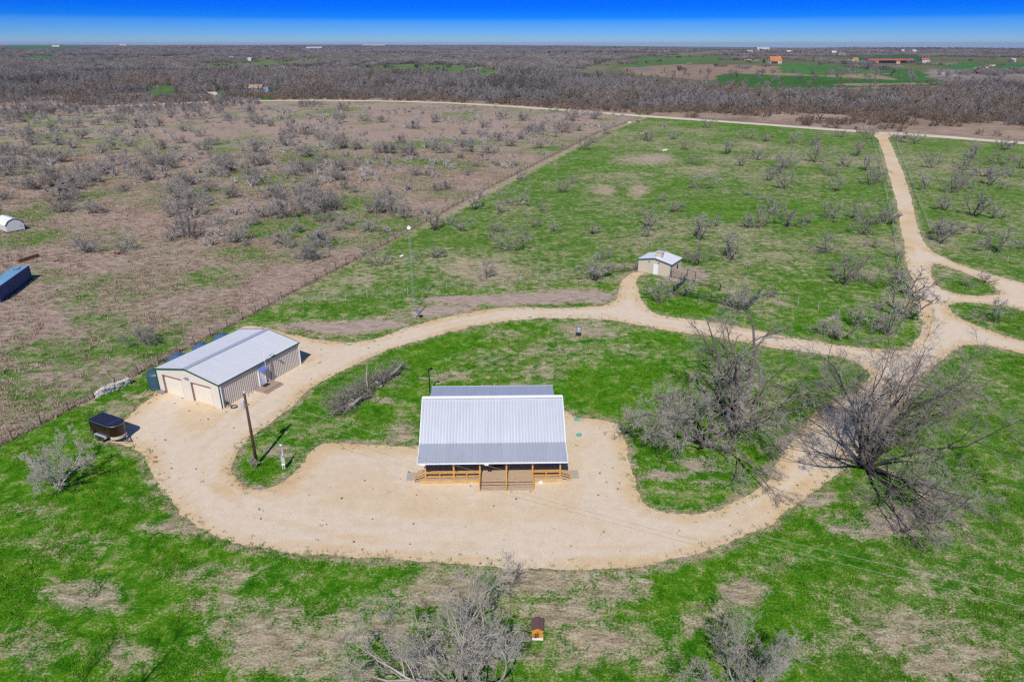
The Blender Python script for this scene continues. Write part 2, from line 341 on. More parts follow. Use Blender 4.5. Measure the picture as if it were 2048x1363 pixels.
SOIL = [(1390, 930, 60, 22, .8), (1330, 950, 60, 18, .8), (1420, 965, 60, 14, .6), (1790, 1040, 90, 40, .9), (1720, 1060, 100, 26, .7), (1860, 1000, 50, 60, .6), (1640, 1000, 40, 18, .8), (1580, 885, 50, 30, .9), (1530, 850, 40, 18, .6), (1660, 1030, 50, 16, .6), (1880, 1060, 60, 40, .6), (1310, 318, 34, 6, 1.0), (1360, 550, 60, 20, 1.0), (1250, 530, 60, 9, .8), (1660, 636, 22, 9, .9), (1555, 606, 24, 6, .9), (780, 372, 60, 10, .8), (950, 250, 70, 4, .7), (1000, 600, 170, 10, 1.4), (880, 622, 70, 9, 1.3), (1110, 592, 115, 8, 1.5), (740, 650, 80, 6, 1.0), (690, 660, 60, 14, .6), (1310, 645, 30, 6, .5), (770, 800, 34, 9, .9), (735, 790, 20, 9, .8), (20, 500, 80, 14, .6), (810, 850, 18, 14, .7)]
LUSH = [(1090, 690, 260, 40, .4), (600, 640, 110, 16, 1.0), (1180, 575, 70, 14, 1.0), (960, 585, 150, 9, .8), (1400, 610, 130, 26, 1.0), (1650, 660, 150, 30, .7), (760, 640, 80, 10, .8), (840, 600, 60, 9, .9), (1800, 660, 40, 30, .9)]
PGREEN = [(560, 455, 120, 24, 1.0), (480, 505, 60, 14, .9), (640, 480, 90, 22, .8), (420, 385, 90, 12, .8), (300, 420, 60, 9, .8), (700, 390, 120, 20, .7), (580, 320, 90, 12, .6), (220, 355, 60, 7, .8), (60, 270, 50, 3, .7), (120, 300, 60, 6, .6), (80, 340, 80, 9, .6), (540, 360, 90, 12, .8), (450, 300, 60, 6, .4), (760, 290, 120, 9, .5), (960, 285, 90, 9, .6), (900, 330, 90, 12, .4), (420, 560, 70, 22, .7), (120, 560, 90, 22, .6), (250, 600, 130, 40, .5), (90, 700, 100, 40, .6), (300, 690, 60, 26, .9), (430, 620, 60, 20, .7), (40, 780, 60, 40, .7), (180, 640, 80, 20, .4), (690, 440, 110, 30, .7), (820, 380, 80, 20, .5), (350, 640, 40, 20, .5), (500, 200, 120, 2, .3), (430, 400, 160, 20, .4), (250, 500, 80, 20, .4), (750, 500, 60, 25, .5)]
def patches(px, py, lst, far=600):
    f = np.zeros(px.shape)
    for u, v, ru, rv, s in lst:
        if not ru: continue
        c = G(u, v); a = G(u + ru, v); b0 = G(u, v - rv); b1 = G(u, v + rv)
        rx = max(0.5, a[0] - c[0]); ry = max(0.5, (b0[1] - b1[1]) / 2); cy = (b0[1] + b1[1]) / 2; sh = c[0] / c[1]
        dy = py - cy; dx = px - c[0] - dy * sh
        wob = (fbm(px / (rx * .5), py / (ry * .5), int(u) + int(v), 3) - 0.5) * 0.9
        q = np.sqrt((dx / rx) ** 2 + (dy / ry) ** 2) + wob
        f = np.maximum(f, s * np.clip((1.35 - q) / 1.15, 0, 1) ** .85)
    return f
FIELDS = [  # far fields: pixel outline, linear colour, 1 = no trees
 ([(560, 163), (1180, 140), (1235, 120), (1340, 110), (1480, 111), (1700, 111), (2200, 116), (2200, 168), (1960, 158), (1800, 172), (1600, 174), (1430, 165), (1300, 153), (1160, 143)], (.13, .15, .06)),
 ([(1240, 137), (1330, 128), (1480, 130), (1680, 140), (1900, 150), (1880, 158), (1640, 157), (1400, 150)], (.27, .19, .13)),
 ([(1430, 152), (1462, 146), (1560, 151), (1700, 156), (1870, 164), (1790, 174), (1600, 175), (1440, 161)], (.05, .135, .025)),
 ([(1230, 122), (1290, 113), (1400, 113), (1470, 118), (1380, 121), (1270, 128)], (.095, .165, .045)),
 ([(1560, 128), (1700, 132), (1780, 138), (1640, 141), (1560, 137)], (.07, .17, .04)),
 ([(1750, 139), (1800, 136), (1880, 152), (1960, 160), (1840, 158)], (.055, .14, .03)),
 ([(1700, 112), (1840, 111), (1850, 119), (1710, 120)], (.04, .12, .035)),
 ([(1890, 126), (2200, 130), (2200, 139), (1880, 137)], (.06, .16, .04)),
 ([(1850, 143), (1860, 139), (2200, 141), (2200, 157), (1960, 157), (1900, 153)], (.24, .20, .17)),
 ([(690, 141), (760, 131), (830, 128.5), (960, 133), (1004, 137), (995, 144), (900, 141), (770, 138)], (.12, .19, .055)),
 ([(385, 131), (480, 121), (560, 118), (648, 114.5), (645, 121), (560, 128), (430, 135)], (.13, .18, .06)),
 ([(0, 95), (90, 94), (180, 96), (170, 101), (0, 103)], (.05, .15, .04)),
 ([(160, 120), (370, 112), (380, 115), (250, 121)], (.16, .18, .08)),
 ([(40, 113), (130, 112), (120, 118), (60, 119)], (.06, .15, .04)),
 ([(285, 177), (330, 171), (350, 172), (345, 180), (290, 182)], (.08, .15, .045)),
 ([(424, 184), (440, 180), (450, 190), (430, 192)], (.04, .17, .025)),
 ([(528, 184), (546, 179), (550, 190), (530, 191)], (.02, .22, .015)),
 ([(1150, 141), (1230, 119), (1240, 121), (1190, 140)], (.17, .16, .09)),
 ([(1350, 104), (1440, 101), (1445, 106), (1360, 108)], (.17, .16, .10)),
 ([(1660, 168), (1900, 165), (1905, 169), (1680, 171)], (.30, .24, .16)),
]
FIELDG = [(Garr(p), c) for p, c in FIELDS]
# strip between the county road and the woods, and the near edge of the woods
WOODEDGE = Garr([(-200, 212), (0, 200), (150, 190), (330, 186), (470, 192), (600, 195), (900, 199), (1100, 211), (1300, 222), (1450, 224), (1560, 221), (1640, 228), (1800, 233), (2048, 246), (2250, 262)])
def wood_y(x): return np.interp(x, WOODEDGE[:, 0], WOODEDGE[:, 1])
TRACK = Garr([(140, 480), (200, 440), (280, 400), (360, 352), (430, 312), (490, 285), (545, 258), (600, 235)])
RUTS = Garr([(1765, 270), (1800, 400), (1832, 520), (1862, 620), (1850, 700), (1780, 800), (1680, 905), (1580, 985), (1450, 1055), (1250, 1095), (1000, 1092), (700, 1075), (520, 1035), (405, 960), (405, 900), (480, 825), (600, 742), (720, 692), (850, 660), (1000, 628), (1200, 628), (1400, 656), (1600, 690), (1790, 722), (1850, 690)])
OLDTRACK = Garr([(590, 655), (700, 657), (760, 646), (830, 629), (900, 611), (1000, 599), (1100, 590), (1180, 588), (1224, 602)])
TRACK2 = Garr([(0, 610), (120, 570), (240, 520)])

def in_field(x, y, poly):
    """a field also reaches a little toward the camera, behind the crowns of the trees in front of it"""
    return inpoly(x, y, poly) | inpoly(x * 1.09, y * 1.09, poly) | inpoly(x * 1.18, y * 1.18, poly)
def terrain_z(x, y):
    d = np.hypot(x, y)
    a = sstep(2200, 6000, d)
    hl = (fbm(x / 1700, y / 1700, 91, 3) - 0.5) * 46
    side = sstep(2500, -3500, x) * 14 - 8
    return a * (hl + side * sstep(4000, 9000, d)) - sstep(-.05, .55, x / np.maximum(y, 1)) * np.maximum(0, d - 7000) * .0055

# ------------------------------------------------------------------ ground sheet
def ground_material():
    m = bpy.data.materials.new('ground_cover'); m.use_nodes = True; n = m.node_tree; b = n.nodes['Principled BSDF']
    b.inputs['Roughness'].default_value = 1.0; b.inputs['Specular IOR Level'].default_value = 0.05
    N = lambda t: n.nodes.new(t); Lk = n.links.new
    tc = N('ShaderNodeTexCoord')
    def noise(scale, det=4, rough=0.6, stretch=None, rot=0.0, dist=0.0):
        src = tc.outputs['Object']
        if stretch:
            mp = N('ShaderNodeMapping'); mp.inputs['Scale'].default_value = stretch; mp.inputs['Rotation'].default_value = (0, 0, rot); Lk(src, mp.inputs[0]); src = mp.outputs[0]
        t = N('ShaderNodeTexNoise'); t.inputs['Scale'].default_value = scale; t.inputs['Detail'].default_value = det; t.inputs['Roughness'].default_value = rough; t.inputs['Distortion'].default_value = dist
        Lk(src, t.inputs[0]); return t.outputs[0]
    def math_(op, a, b_=None, c=None, clamp=False):
        t = N('ShaderNodeMath'); t.operation = op; t.use_clamp = clamp
        for i, q in enumerate((a, b_, c)):
            if q is None: continue
            if isinstance(q, (int, float)): t.inputs[i].default_value = q
            else: Lk(q, t.inputs[i])
        return t.outputs[0]
    def ramp(f, stops):
        t = N('ShaderNodeValToRGB'); el = t.color_ramp.elements
        el[0].position = stops[0][0]; el[0].color = (*stops[0][1], 1); el[1].position = stops[-1][0]; el[1].color = (*stops[-1][1], 1)
        for p, c in stops[1:-1]: k = el.new(p); k.color = (*c, 1)
        Lk(f, t.inputs[0]); return t.outputs[0]
    def mix(f, a, c, mode='MIX'):
        t = N('ShaderNodeMix'); t.data_type = 'RGBA'; t.blend_type = mode
        if isinstance(f, (int, float)): t.inputs[0].default_value = f
        else: Lk(f, t.inputs[0])
        for i, q in ((6, a), (7, c)):
            if isinstance(q, tuple): t.inputs[i].default_value = (*q, 1)
            else: Lk(q, t.inputs[i])
        return t.outputs[2]
    def attr(name):
        t = N('ShaderNodeAttribute'); t.attribute_name = name; return t
    nf = noise(5.0, 6, 0.75); nm = noise(0.75, 6, 0.70, dist=0.6); nl = noise(0.22, 4, 0.6); nx = noise(0.045, 3, 0.6)
    ns = noise(1.0, 5, 0.7, (0.55, 1.5, 1), R(35), 0.5)           # lying dead grass
    lush, dry, soil, brown = attr('lush').outputs['Fac'], attr('dry').outputs['Fac'], attr('soil').outputs['Fac'], attr('brown').outputs['Fac']
    g = math_('ADD', math_('MULTIPLY', nf, 0.40), math_('ADD', math_('MULTIPLY', nm, 0.40), math_('MULTIPLY', nl, 0.20)))
    vivid = ramp(g, [(0.36, (.010, .066, .002)), (0.445, (.034, .148, .003)), (0.51, (.084, .225, .007)), (0.58, (.19, .31, .024)), (0.68, (.35, .385, .10))])
    olive = ramp(g, [(0.36, (.030, .078, .010)), (0.445, (.072, .148, .020)), (0.52, (.130, .212, .040)), (0.60, (.23, .275, .09)), (0.70, (.38, .35, .18))])
    green = mix(lush, olive, vivid)
    dn = math_('ADD', math_('MULTIPLY', nf, 0.45), math_('MULTIPLY', ns, 0.55))
    straw = ramp(dn, [(0.36, (.11, .088, .050)), (0.43, (.25, .20, .122)), (0.51, (.41, .335, .21)), (0.61, (.60, .51, .36))])
    pink = ramp(dn, [(0.36, (.10, .068, .050)), (0.43, (.235, .165, .125)), (0.51, (.385, .278, .215)), (0.60, (.56, .435, .345))])
    dirt = ramp(dn, [(0.35, (.20, .145, .11)), (0.5, (.42, .32, .25)), (0.64, (.56, .46, .37))])
    # straw shows where the bias plus the broken-up noise is high
    f1 = math_('ADD', dry, math_('ADD', math_('MULTIPLY', math_('SUBTRACT', nm, 0.5), 2.3), math_('MULTIPLY', math_('SUBTRACT', nf, 0.5), 2.2)))
    f1 = math_('ADD', f1, math_('MULTIPLY', math_('SUBTRACT', nl, 0.5), 1.0))
    mr = N('ShaderNodeMapRange'); mr.interpolation_type = 'SMOOTHSTEP'; mr.inputs[1].default_value = 0.12; mr.inputs[2].default_value = 0.80; Lk(f1, mr.inputs[0])
    f2 = math_('ADD', soil, math_('ADD', math_('MULTIPLY', math_('SUBTRACT', nm, 0.5), 2.0), math_('MULTIPLY', math_('SUBTRACT', nf, 0.5), 2.0)))
    mr2 = N('ShaderNodeMapRange'); mr2.interpolation_type = 'SMOOTHSTEP'; mr2.inputs[1].default_value = 0.36; mr2.inputs[2].default_value = 0.84; Lk(f2, mr2.inputs[0])
    dead = mix(brown, straw, pink)
    c = mix(mr.outputs[0], green, dead)
    c = mix(mr2.outputs[0], c, dirt)
    fa = attr('field'); ff = attr('far').outputs['Fac']
    fv = N('ShaderNodeMapRange'); fv.inputs[1].default_value = 0.3; fv.inputs[2].default_value = 0.7; fv.inputs[3].default_value = 0.5; fv.inputs[4].default_value = 1.5; Lk(math_('ADD', math_('MULTIPLY', nx, .5), math_('MULTIPLY', nl, .5)), fv.inputs[0])
    fcol = mix(1.0, fa.outputs['Color'], fv.outputs[0], 'MULTIPLY')
    c = mix(ff, c, fcol)
    Lk(c, b.inputs['Base Color'])
    hgt = math_('ADD', math_('MULTIPLY', nf, 0.5), math_('ADD', math_('MULTIPLY', ns, 0.5), math_('MULTIPLY', nm, 0.7)))
    bp = N('ShaderNodeBump'); bp.inputs['Strength'].default_value = 0.8; bp.inputs['Distance'].default_value = 0.30
    Lk(hgt, bp.inputs['Height']); Lk(bp.outputs[0], b.inputs['Normal'])
    return m
GROUND_MAT = ground_material()
def build_ground():
    k = 0.0085
    ys = [8.0]
    while ys[-1] < 26000: ys.append(ys[-1] + max(0.42, k * ys[-1]) * (1 if ys[-1] < 4000 else 3))
    ys = np.array(ys); t = np.linspace(-1.35, 1.35, 400)
    X = t[None, :] * (ys[:, None] * 0.92 + 17); Y = np.repeat(ys[:, None], len(t), 1)
    x, y = X.ravel(), Y.ravel(); z = terrain_z(x, y)
    near = y < 330
    yard_d = np.full(x.shape, 60.0)
    for Lp in LOOPS: yard_d[near] = np.minimum(yard_d[near], segdist(x[near], y[near], Lp))
    fx = fence_x(y); ry = road_y(x)
    fdist = np.abs(x - fx) * 0.93
    left = x < fx + (vnoise(x * .3, y * .3, 5) - .5) * 2.5
    beyond = y > ry
    big = fbm(x / 14, y / 14, 21, 4); huge = fbm(x / 45, y / 45, 33, 4)
    lush = np.where(y < 120, 0.90, 0.0) + 0.0
    lush = np.where(y < 108, 0.72, sstep(150, 100, y) * 0.48 + 0.24)
    lush = np.clip(lush + patches(x, y, LUSH) - 0.35 * sstep(.5, .75, big) * sstep(100, 130, y) + 0.35 * sstep(.5, .3, huge), 0, 1)
    lush = np.where((x > 0.86 * y - 8) & (y < 110), lush * 0.75, lush)
    dry = 0.19 + (big - 0.5) * 0.8 + (huge - 0.5) * 0.7 + 0.03 * sstep(110, 200, y)
    dry = np.maximum(dry, patches(x, y, DRY))
    dry = np.maximum(dry, 0.62 * sstep(1.7, 0.2, yard_d))
    soil = patches(x, y, SOIL) + 0.30 * sstep(1.0, 0.0, yard_d)
    ot = segdist(x, y, OLDTRACK, False); soil = np.maximum(soil, 1.15 * sstep(3.4, 1.2, ot + (big - .5) * 3)); dry = np.maximum(dry, .8 * sstep(6, 2, ot))
    fr = x - fx; soil = np.maximum(soil, .75 * sstep(1.6, .5, np.abs(fr - 2.2)) * sstep(150, 200, y)); dry = np.maximum(dry, .7 * sstep(3.2, 1.0, np.abs(fr - 2.2)) * sstep(140, 190, y))
    # brown pasture left of the fence
    pg = patches(x, y, PGREEN)
    pdry = np.clip(0.75 + (big - .5) * 1.4 + (huge - .5) * .9 - pg * 0.58, 0.15, 1.1)
    tr = np.minimum(np.abs(segdist(x, y, TRACK, False) - 0.9), np.abs(segdist(x, y, TRACK2, False) - 0.9))
    brown = np.where(left, 1.0, 0.0)
    dry = np.where(left, pdry, dry)
    lush = np.where(left, 0.30 + 0.35 * pg, lush)
    soil = np.where(left, patches(x, y, SOIL) + 0.62 * sstep(1.0, 0.15, tr), soil)
    # weeds along the fence
    fl = sstep(2.2, 0.4, np.where(left, fdist, 9))
    dry = np.where(left, np.maximum(dry, fl * 0.9), dry)
    # beyond the county road
    far = np.where(beyond, 1.0, 0.0); far = np.maximum(far, sstep(560, 640, y))
    fc = np.zeros((len(x), 4), np.float32); fc[:, 3] = 1
    wood = np.array([.11, .096, .085]); strip = np.array([.30, .22, .16])
    inwood = sstep(-6, 6, y - wood_y(x))
    base = strip[None] * (1 - inwood[:, None]) + wood[None] * inwood[:, None]
    tone = (0.75 + 0.6 * fbm(x / 60, y / 60, 44, 4))[:, None]
    grassy = sstep(8, 2, y - ry)[:, None] * 0.6
    base = base * tone; base = base * (1 - grassy) + np.array([.13, .13, .05])[None] * grassy
    msk = np.zeros(len(x), bool)
    wob = (fbm(x / 40, y / 40, 71, 3) - .5)
    for poly, c in FIELDG:
        sc = 0.02 * y
        ins = in_field(x + wob * sc * .4, y + wob * sc * 3, poly)
        base[ins] = np.array(c)[None] * (0.72 + 0.56 * fbm(x[ins] / 120, y[ins] / 160, 12, 4))[:, None]; msk |= ins
    fc[:, :3] = base
    ny, nx_ = X.shape
    i = np.arange(ny - 1)[:, None] * nx_ + np.arange(nx_ - 1)[None]
    q = np.stack([i, i + 1, i + nx_ + 1, i + nx_], -1).reshape(-1, 4)
    cx = x[q].mean(1); cy = y[q].mean(1)
    zone = np.where(cy > road_y(cx), 2, np.where(cx < fence_x(cy), 1, 0)); zone[cy > 640] = 2
    names = ('green_pasture', 'brown_pasture', 'far_countryside')
    for zi, nm in enumerate(names):
        fs = q[zone == zi]; used = np.unique(fs); rem = np.full(len(x), -1); rem[used] = np.arange(len(used))
        me = mesh_np(nm, np.stack([x[used], y[used], z[used]], 1), [rem[fs]], [GROUND_MAT], smooth=True)
        for an, arr in (('lush', lush), ('dry', dry), ('soil', soil), ('brown', brown), ('far', far)):
            a = me.attributes.new(an, 'FLOAT', 'POINT'); a.data.foreach_set('value', arr[used].astype(np.float32))
        a = me.attributes.new('field', 'FLOAT_COLOR', 'POINT'); a.data.foreach_set('color', fc[used].ravel())
        o = link(bpy.data.objects.new(nm, me)); tag(o, kind='structure')
build_ground()
# the plain that carries on outside the surveyed strip
part('ground', mat('plain_ground', (.11, .12, .06), 1.0, var=0.3, vscale=0.02, spec=0.05), None,
     lambda m: m.add([(-30000, -6000, -185), (30000, -6000, -185), (30000, 27000, -185), (-30000, 27000, -185), (-400, -6000, -0.06), (400, -6000, -.06), (400, 8.1, -.06), (-400, 8.1, -.06)], [(0, 1, 2, 3), (4, 5, 6, 7)]))['kind'] = 'structure'

# ------------------------------------------------------------------ gravel drive and county road
def gravel_material():
    m = bpy.data.materials.new('caliche_gravel'); m.use_nodes = True; n = m.node_tree; b = n.nodes['Principled BSDF']
    b.inputs['Roughness'].default_value = 1.0; b.inputs['Specular IOR Level'].default_value = 0.1
    N = lambda t: n.nodes.new(t); Lk = n.links.new; tc = N('ShaderNodeTexCoord')
    def noise(s, d=4, r=0.6):
        t = N('ShaderNodeTexNoise'); t.inputs['Scale'].default_value = s; t.inputs['Detail'].default_value = d; t.inputs['Roughness'].default_value = r; Lk(tc.outputs['Object'], t.inputs[0]); return t.outputs[0]
    n1 = noise(0.16, 4, .55); n2 = noise(9.0, 6, .8); n3 = noise(0.9, 4, .6)
    at = N('ShaderNodeAttribute'); at.attribute_name = 'worn'
    ad = N('ShaderNodeMath'); ad.operation = 'MULTIPLY_ADD'; Lk(n1, ad.inputs[0]); ad.inputs[1].default_value = 0.9; Lk(at.outputs['Fac'], ad.inputs[2])
    r1 = N('ShaderNodeValToRGB'); e = r1.color_ramp.elements; e[0].position = .30; e[0].color = (.58, .385, .19, 1); e[1].position = 1.0; e[1].color = (.67, .55, .405, 1); k = e.new(.60); k.color = (.635, .475, .288, 1)
    Lk(ad.outputs[0], r1.inputs[0])
    r2 = N('ShaderNodeValToRGB'); e = r2.color_ramp.elements; e[0].position = .30; e[0].color = (.45, .43, .40, 1); e[1].position = .62; e[1].color = (1.12, 1.12, 1.12, 1); k = e.new(.44); k.color = (.93, .93, .93, 1)
    Lk(n2, r2.inputs[0])
    mu = N('ShaderNodeMix'); mu.data_type = 'RGBA'; mu.blend_type = 'MULTIPLY'; mu.inputs[0].default_value = 1; Lk(r1.outputs[0], mu.inputs[6]); Lk(r2.outputs[0], mu.inputs[7])
    r3 = N('ShaderNodeMapRange'); r3.inputs[1].default_value = .3; r3.inputs[2].default_value = .7; r3.inputs[3].default_value = .93; r3.inputs[4].default_value = 1.05; Lk(n3, r3.inputs[0])
    m2 = N('ShaderNodeMix'); m2.data_type = 'RGBA'; m2.blend_type = 'MULTIPLY'; m2.inputs[0].default_value = 1; Lk(mu.outputs[2], m2.inputs[6]); Lk(r3.outputs[0], m2.inputs[7])
    Lk(m2.outputs[2], b.inputs['Base Color'])
    bp = N('ShaderNodeBump'); bp.inputs['Strength'].default_value = .45; bp.inputs['Distance'].default_value = .05; Lk(n2, bp.inputs['Height']); Lk(bp.outputs[0], b.inputs['Normal'])
    return m
GRAVEL = gravel_material()
LOOPD = [densify(L, 0.35, 0.45, 60 + i) for i, L in enumerate(LOOPS)]
def build_gravel():
    vs = []; es = []
    for Lp in LOOPD:
        b = len(vs); n = len(Lp); vs += [Vector((p[0], p[1])) for p in Lp]; es += [(b + i, b + (i + 1) % n) for i in range(n)]
    # interior points so that wear can vary over the drive
    gx, gy = np.meshgrid(np.arange(-62, 112, .75), np.arange(42, 150, .75)); gx = gx.ravel() + vnoise(gx.ravel() * 3, gy.ravel() * 3, 2) * .3; gy = gy.ravel()
    ins = inpoly(gx, gy, LOOPD[0])
    for h in LOOPD[1:]: ins &= ~inpoly(gx, gy, h)
    d = np.full(gx.shape, 99.0)
    for Lp in LOOPS: d[ins] = np.minimum(d[ins], segdist(gx[ins], gy[ins], Lp))
    ins &= d > 0.7
    vs += [Vector((a, b)) for a, b in zip(gx[ins], gy[ins])]
    co, _, faces, *_ = delaunay_2d_cdt(vs, es, [], 2, 1e-4)
    P = np.array([(v.x, v.y) for v in co]); F = np.array([f for f in faces if len(f) == 3])
    c = P[F].mean(1); ok = inpoly(c[:, 0], c[:, 1], LOOPD[0])
    for h in LOOPD[1:]: ok &= ~inpoly(c[:, 0], c[:, 1], h)
    F = F[ok]
    me = mesh_np('gravel_driveway', np.concatenate([P, np.full((len(P), 1), 0.02)], 1), [F], [GRAVEL])
    dd = np.full(len(P), 99.0)
    for Lp in LOOPS: dd = np.minimum(dd, segdist(P[:, 0], P[:, 1], Lp))
    worn = 0.12 + 0.42 * sstep(0.6, 2.6, dd) - 0.25 * sstep(3.5, 7.0, dd)
    cd = segdist(P[:, 0], P[:, 1], RUTS, False) + (fbm(P[:, 0] / 6, P[:, 1] / 6, 14, 2) - .5) * 1.0
    worn += .30 * np.exp(-((cd - .95) / .45) ** 2) - .22 * np.exp(-(cd / .5) ** 2) + .16 * np.exp(-((cd - 2.9) / .5) ** 2) + (fbm(P[:, 0] / 9, P[:, 1] / 9, 24, 3) - .5) * .5
    a = me.attributes.new('worn', 'FLOAT', 'POINT'); a.data.foreach_set('value', worn.astype(np.float32))
    tag(link(bpy.data.objects.new('gravel_driveway', me)), kind='structure')
build_gravel()
def ribbon(name, line, width, z, m, seed=1, step=6.0, kind='structure'):
    pts = densify(np.asarray(line), step, 0.4, seed, False)[2:-2]; t = np.gradient(pts, axis=0); t /= np.linalg.norm(t, axis=1)[:, None]; nrm = np.stack([-t[:, 1], t[:, 0]], 1)
    wv = width / 2 * (0.9 + 0.25 * vnoise(pts[:, 0] * .05, pts[:, 1] * .05, seed))[:, None]
    a = pts + nrm * wv; b = pts - nrm * wv; n = len(pts)
    v = np.concatenate([np.concatenate([a, np.full((n, 1), z)], 1), np.concatenate([b, np.full((n, 1), z)], 1)])
    i = np.arange(n - 1); me = mesh_np(name, v, [np.stack([i + 1, i, i + n, i + n + 1], 1)], [m])
    return tag(link(bpy.data.objects.new(name, me)), kind=kind)
ribbon('county_road', ROADC, 9.5, 0.03, M['dirt_pale'], 3)
ribbon('farm_lane', Garr([(1430, 116), (1470, 118), (1510, 121), (1535, 124)]), 20, 0.25, M['dirt_pale'], 5, 30)
ribbon('farm_track', Garr([(1990, 128), (1975, 133), (1955, 138), (1930, 141)]), 20, 0.25, M['dirt_pale'], 6, 30)
ribbon('field_drive', Garr([(418, 182), (428, 187), (440, 191), (452, 193)]), 7, 0.06, M['dirt_pale'], 7, 5)
ribbon('pale_track', Garr([(1865, 142), (1900, 152), (1960, 157), (2060, 157)]), 12, 0.2, mat('pale_track_dirt', (.40, .37, .34), .95), 8, 20)
def pond(name, u, v, ru, rv):
    c = G(u, v); rx = G(u + ru, v)[0] - c[0]; ry = (G(u, v - rv)[1] - G(u, v + rv)[1]) / 2; rng = random.Random(int(u))
    P = [(c[0] + rx * math.cos(a) * (1 + rng.uniform(-.12, .12)), c[1] + ry * math.sin(a) * (1 + rng.uniform(-.12, .12)), 0.3) for a in np.linspace(0, 2 * math.pi, 28)[:-1]]
    tag(part(name, M['water'], None, lambda m: m.add(P, [tuple(range(len(P)))])), kind='structure')
pond('stock_pond', 1285, 138, 24, 1.6); pond('stock_pond', 1770, 148, 18, 1.0)
# ------------------------------------------------------------------ farmhouse
def build_house():
    h = empty('farmhouse', (-1.99, 59.5, 0), 0.022, 'long farmhouse with white metal roof and orange timber front porch', 'house')
    W = 7.67; E0, E1 = -7.67, 7.67
    n = 46
    def slope(name, y0, z0, y1, z1, x0=E0, x1=E1, nr=n):
        return part(name, M['roof_metal'], h, lambda m: m.sheet((x0, y0, z0), (x1 - x0, 0, 0), (0, y1 - y0, z1 - z0), nr, 0.028, 0.07, 0.06))
    slope('main_roof', 2.2, 3.50, 6.72, 6.50)
    r2 = MB(); r2.sheet((E1, 11.3, 3.50), (E0 - E1, 0, 0), (0, 6.80 - 11.3, 3.0), n, .028, .07, .06); r2.build('main_roof', M['roof_metal'], h)
    slope('porch_roof', -0.5, 2.86, 2.25, 3.46)
    r3 = MB(); r3.sheet((7.35, 15.9, 3.12), (-14.9, 0, 0), (0, -4.7, .33), 45, .028, .07, .06); r3.build('rear_porch_roof', M['roof_metal'], h)
    part('ridge_cap', M['trim_white'], h, lambda m: m.beam((E0 - .02, 6.6, 6.50), (E1 + .02, 6.6, 6.50), .34, .02).beam((E0 - .02, 6.92, 6.50), (E1 + .02, 6.92, 6.50), .34, .02).tube([(E0 - .02, 6.76, 6.53), (E1 + .02, 6.76, 6.53)], .05, 6))
    for sx_ in (-1, 1):
        x = sx_ * (W + .03)
        part('rake_trim', M['trim_white'], h, lambda m: m.beam((x, -.5, 2.80), (x, 2.22, 3.42), .06, .17).beam((x, 2.22, 3.44), (x, 6.76, 6.45), .06, .17).beam((x, 6.76, 6.45), (x, 11.3, 3.44), .06, .17))
    part('gutter', M['trim_white'], h, lambda m: m.box((0, -.57, 2.79), (2 * W, .12, .12)))
    part('gutter_bracket', M['trim_white'], h, lambda m: m.box((-7.1, -.66, 2.73), (.5, .08, .18)))
    part('floodlight', M['trim_white'], h, lambda m: m.box((-.62, -.68, 2.76), (.42, .14, .2)).lathe((-.75, -.78, 2.71), [(.06, -.05), (.08, .05)], 10, 'Y').lathe((-.5, -.78, 2.71), [(.06, -.05), (.08, .05)], 10, 'Y'))
    part('rear_gutter', M['trim_white'], h, lambda m: m.box((-.1, 15.98, 3.06), (15.0, .1, .12)))
    # walls with gables
    
    for y_ in (2.4, 11.1): part('wall', M['house_siding'], h, lambda m: m.box((0, y_, 1.95), (14.4, .15, 2.95)))
    for sx_ in (-1, 1):
        x = sx_ * 7.2
        part('gable_wall', M['house_siding'], h, lambda m: m.prism([(x - .07, 2.33, .45), (x - .07, 11.17, .45), (x - .07, 11.17, 3.40), (x - .07, 6.76, 6.28), (x - .07, 2.33, 3.40)], (.14, 0, 0)))
        wo_ = part('window', M['trim_white'], h, lambda m: m.box((x + sx_ * .09, 7.2, 2.1), (.06, 1.2, 1.4)))
        part('pane', M['dark_glass'], wo_, lambda m: m.box((x + sx_ * .11, 7.2, 2.1), (.05, 1.0, 1.2)))
    part('foundation', M['concrete'], h, lambda m: m.box((0, 6.75, .22), (14.36, 8.7, .44)))
    # front door and windows in the shade of the porch
    d = part('door', M['door_brown'], h, lambda m: m.box((.6, 2.30, 1.5), (1.0, .08, 2.05)))
    part('handle', M['chrome'], d, lambda m: m.lathe((.95, 2.22, 1.45), [(.03, -.04), (.045, 0), (.03, .04)], 8, 'Y'))
    for x in (-4.6, -2.2, 3.4, 5.6):
        w_ = part('window', M['trim_white'], h, lambda m: m.box((x, 2.30, 1.75), (1.3, .06, 1.4)))
        part('pane', M['dark_glass'], w_, lambda m: m.box((x, 2.275, 1.75), (1.1, .06, 1.2)))
    # deck: boards run along the front
    dk = MB()
    for i in range(16): dk.box((0, .08 + i * .145, .47), (14.6, .135, .035))
    dk = dk.build('deck', M['deck_wood'], h); dk['kind'] = 'stuff'
    part('deck_frame', M['deck_wood'], h, lambda m: m.box((0, 1.15, .33), (14.4, 2.2, .22)))
    for x_, l_ in ((-4.5, 6.1), (5.75, 3.1)): part('skirt', M['skirt_board'], h, lambda m: m.box((x_, -.03, .22), (l_, .05, .40)))
    # posts and beam
    px = [-6.98, -4.05, -1.34, 1.42, 4.13, 7.0]
    for x in px: part('post', M['cedar_wood'], h, lambda m: m.box((x, .12, 1.6), (.16, .16, 2.4)))
    part('porch_beam', M['cedar_wood'], h, lambda m: m.box((0, .12, 2.82), (14.2, .12, .2)))
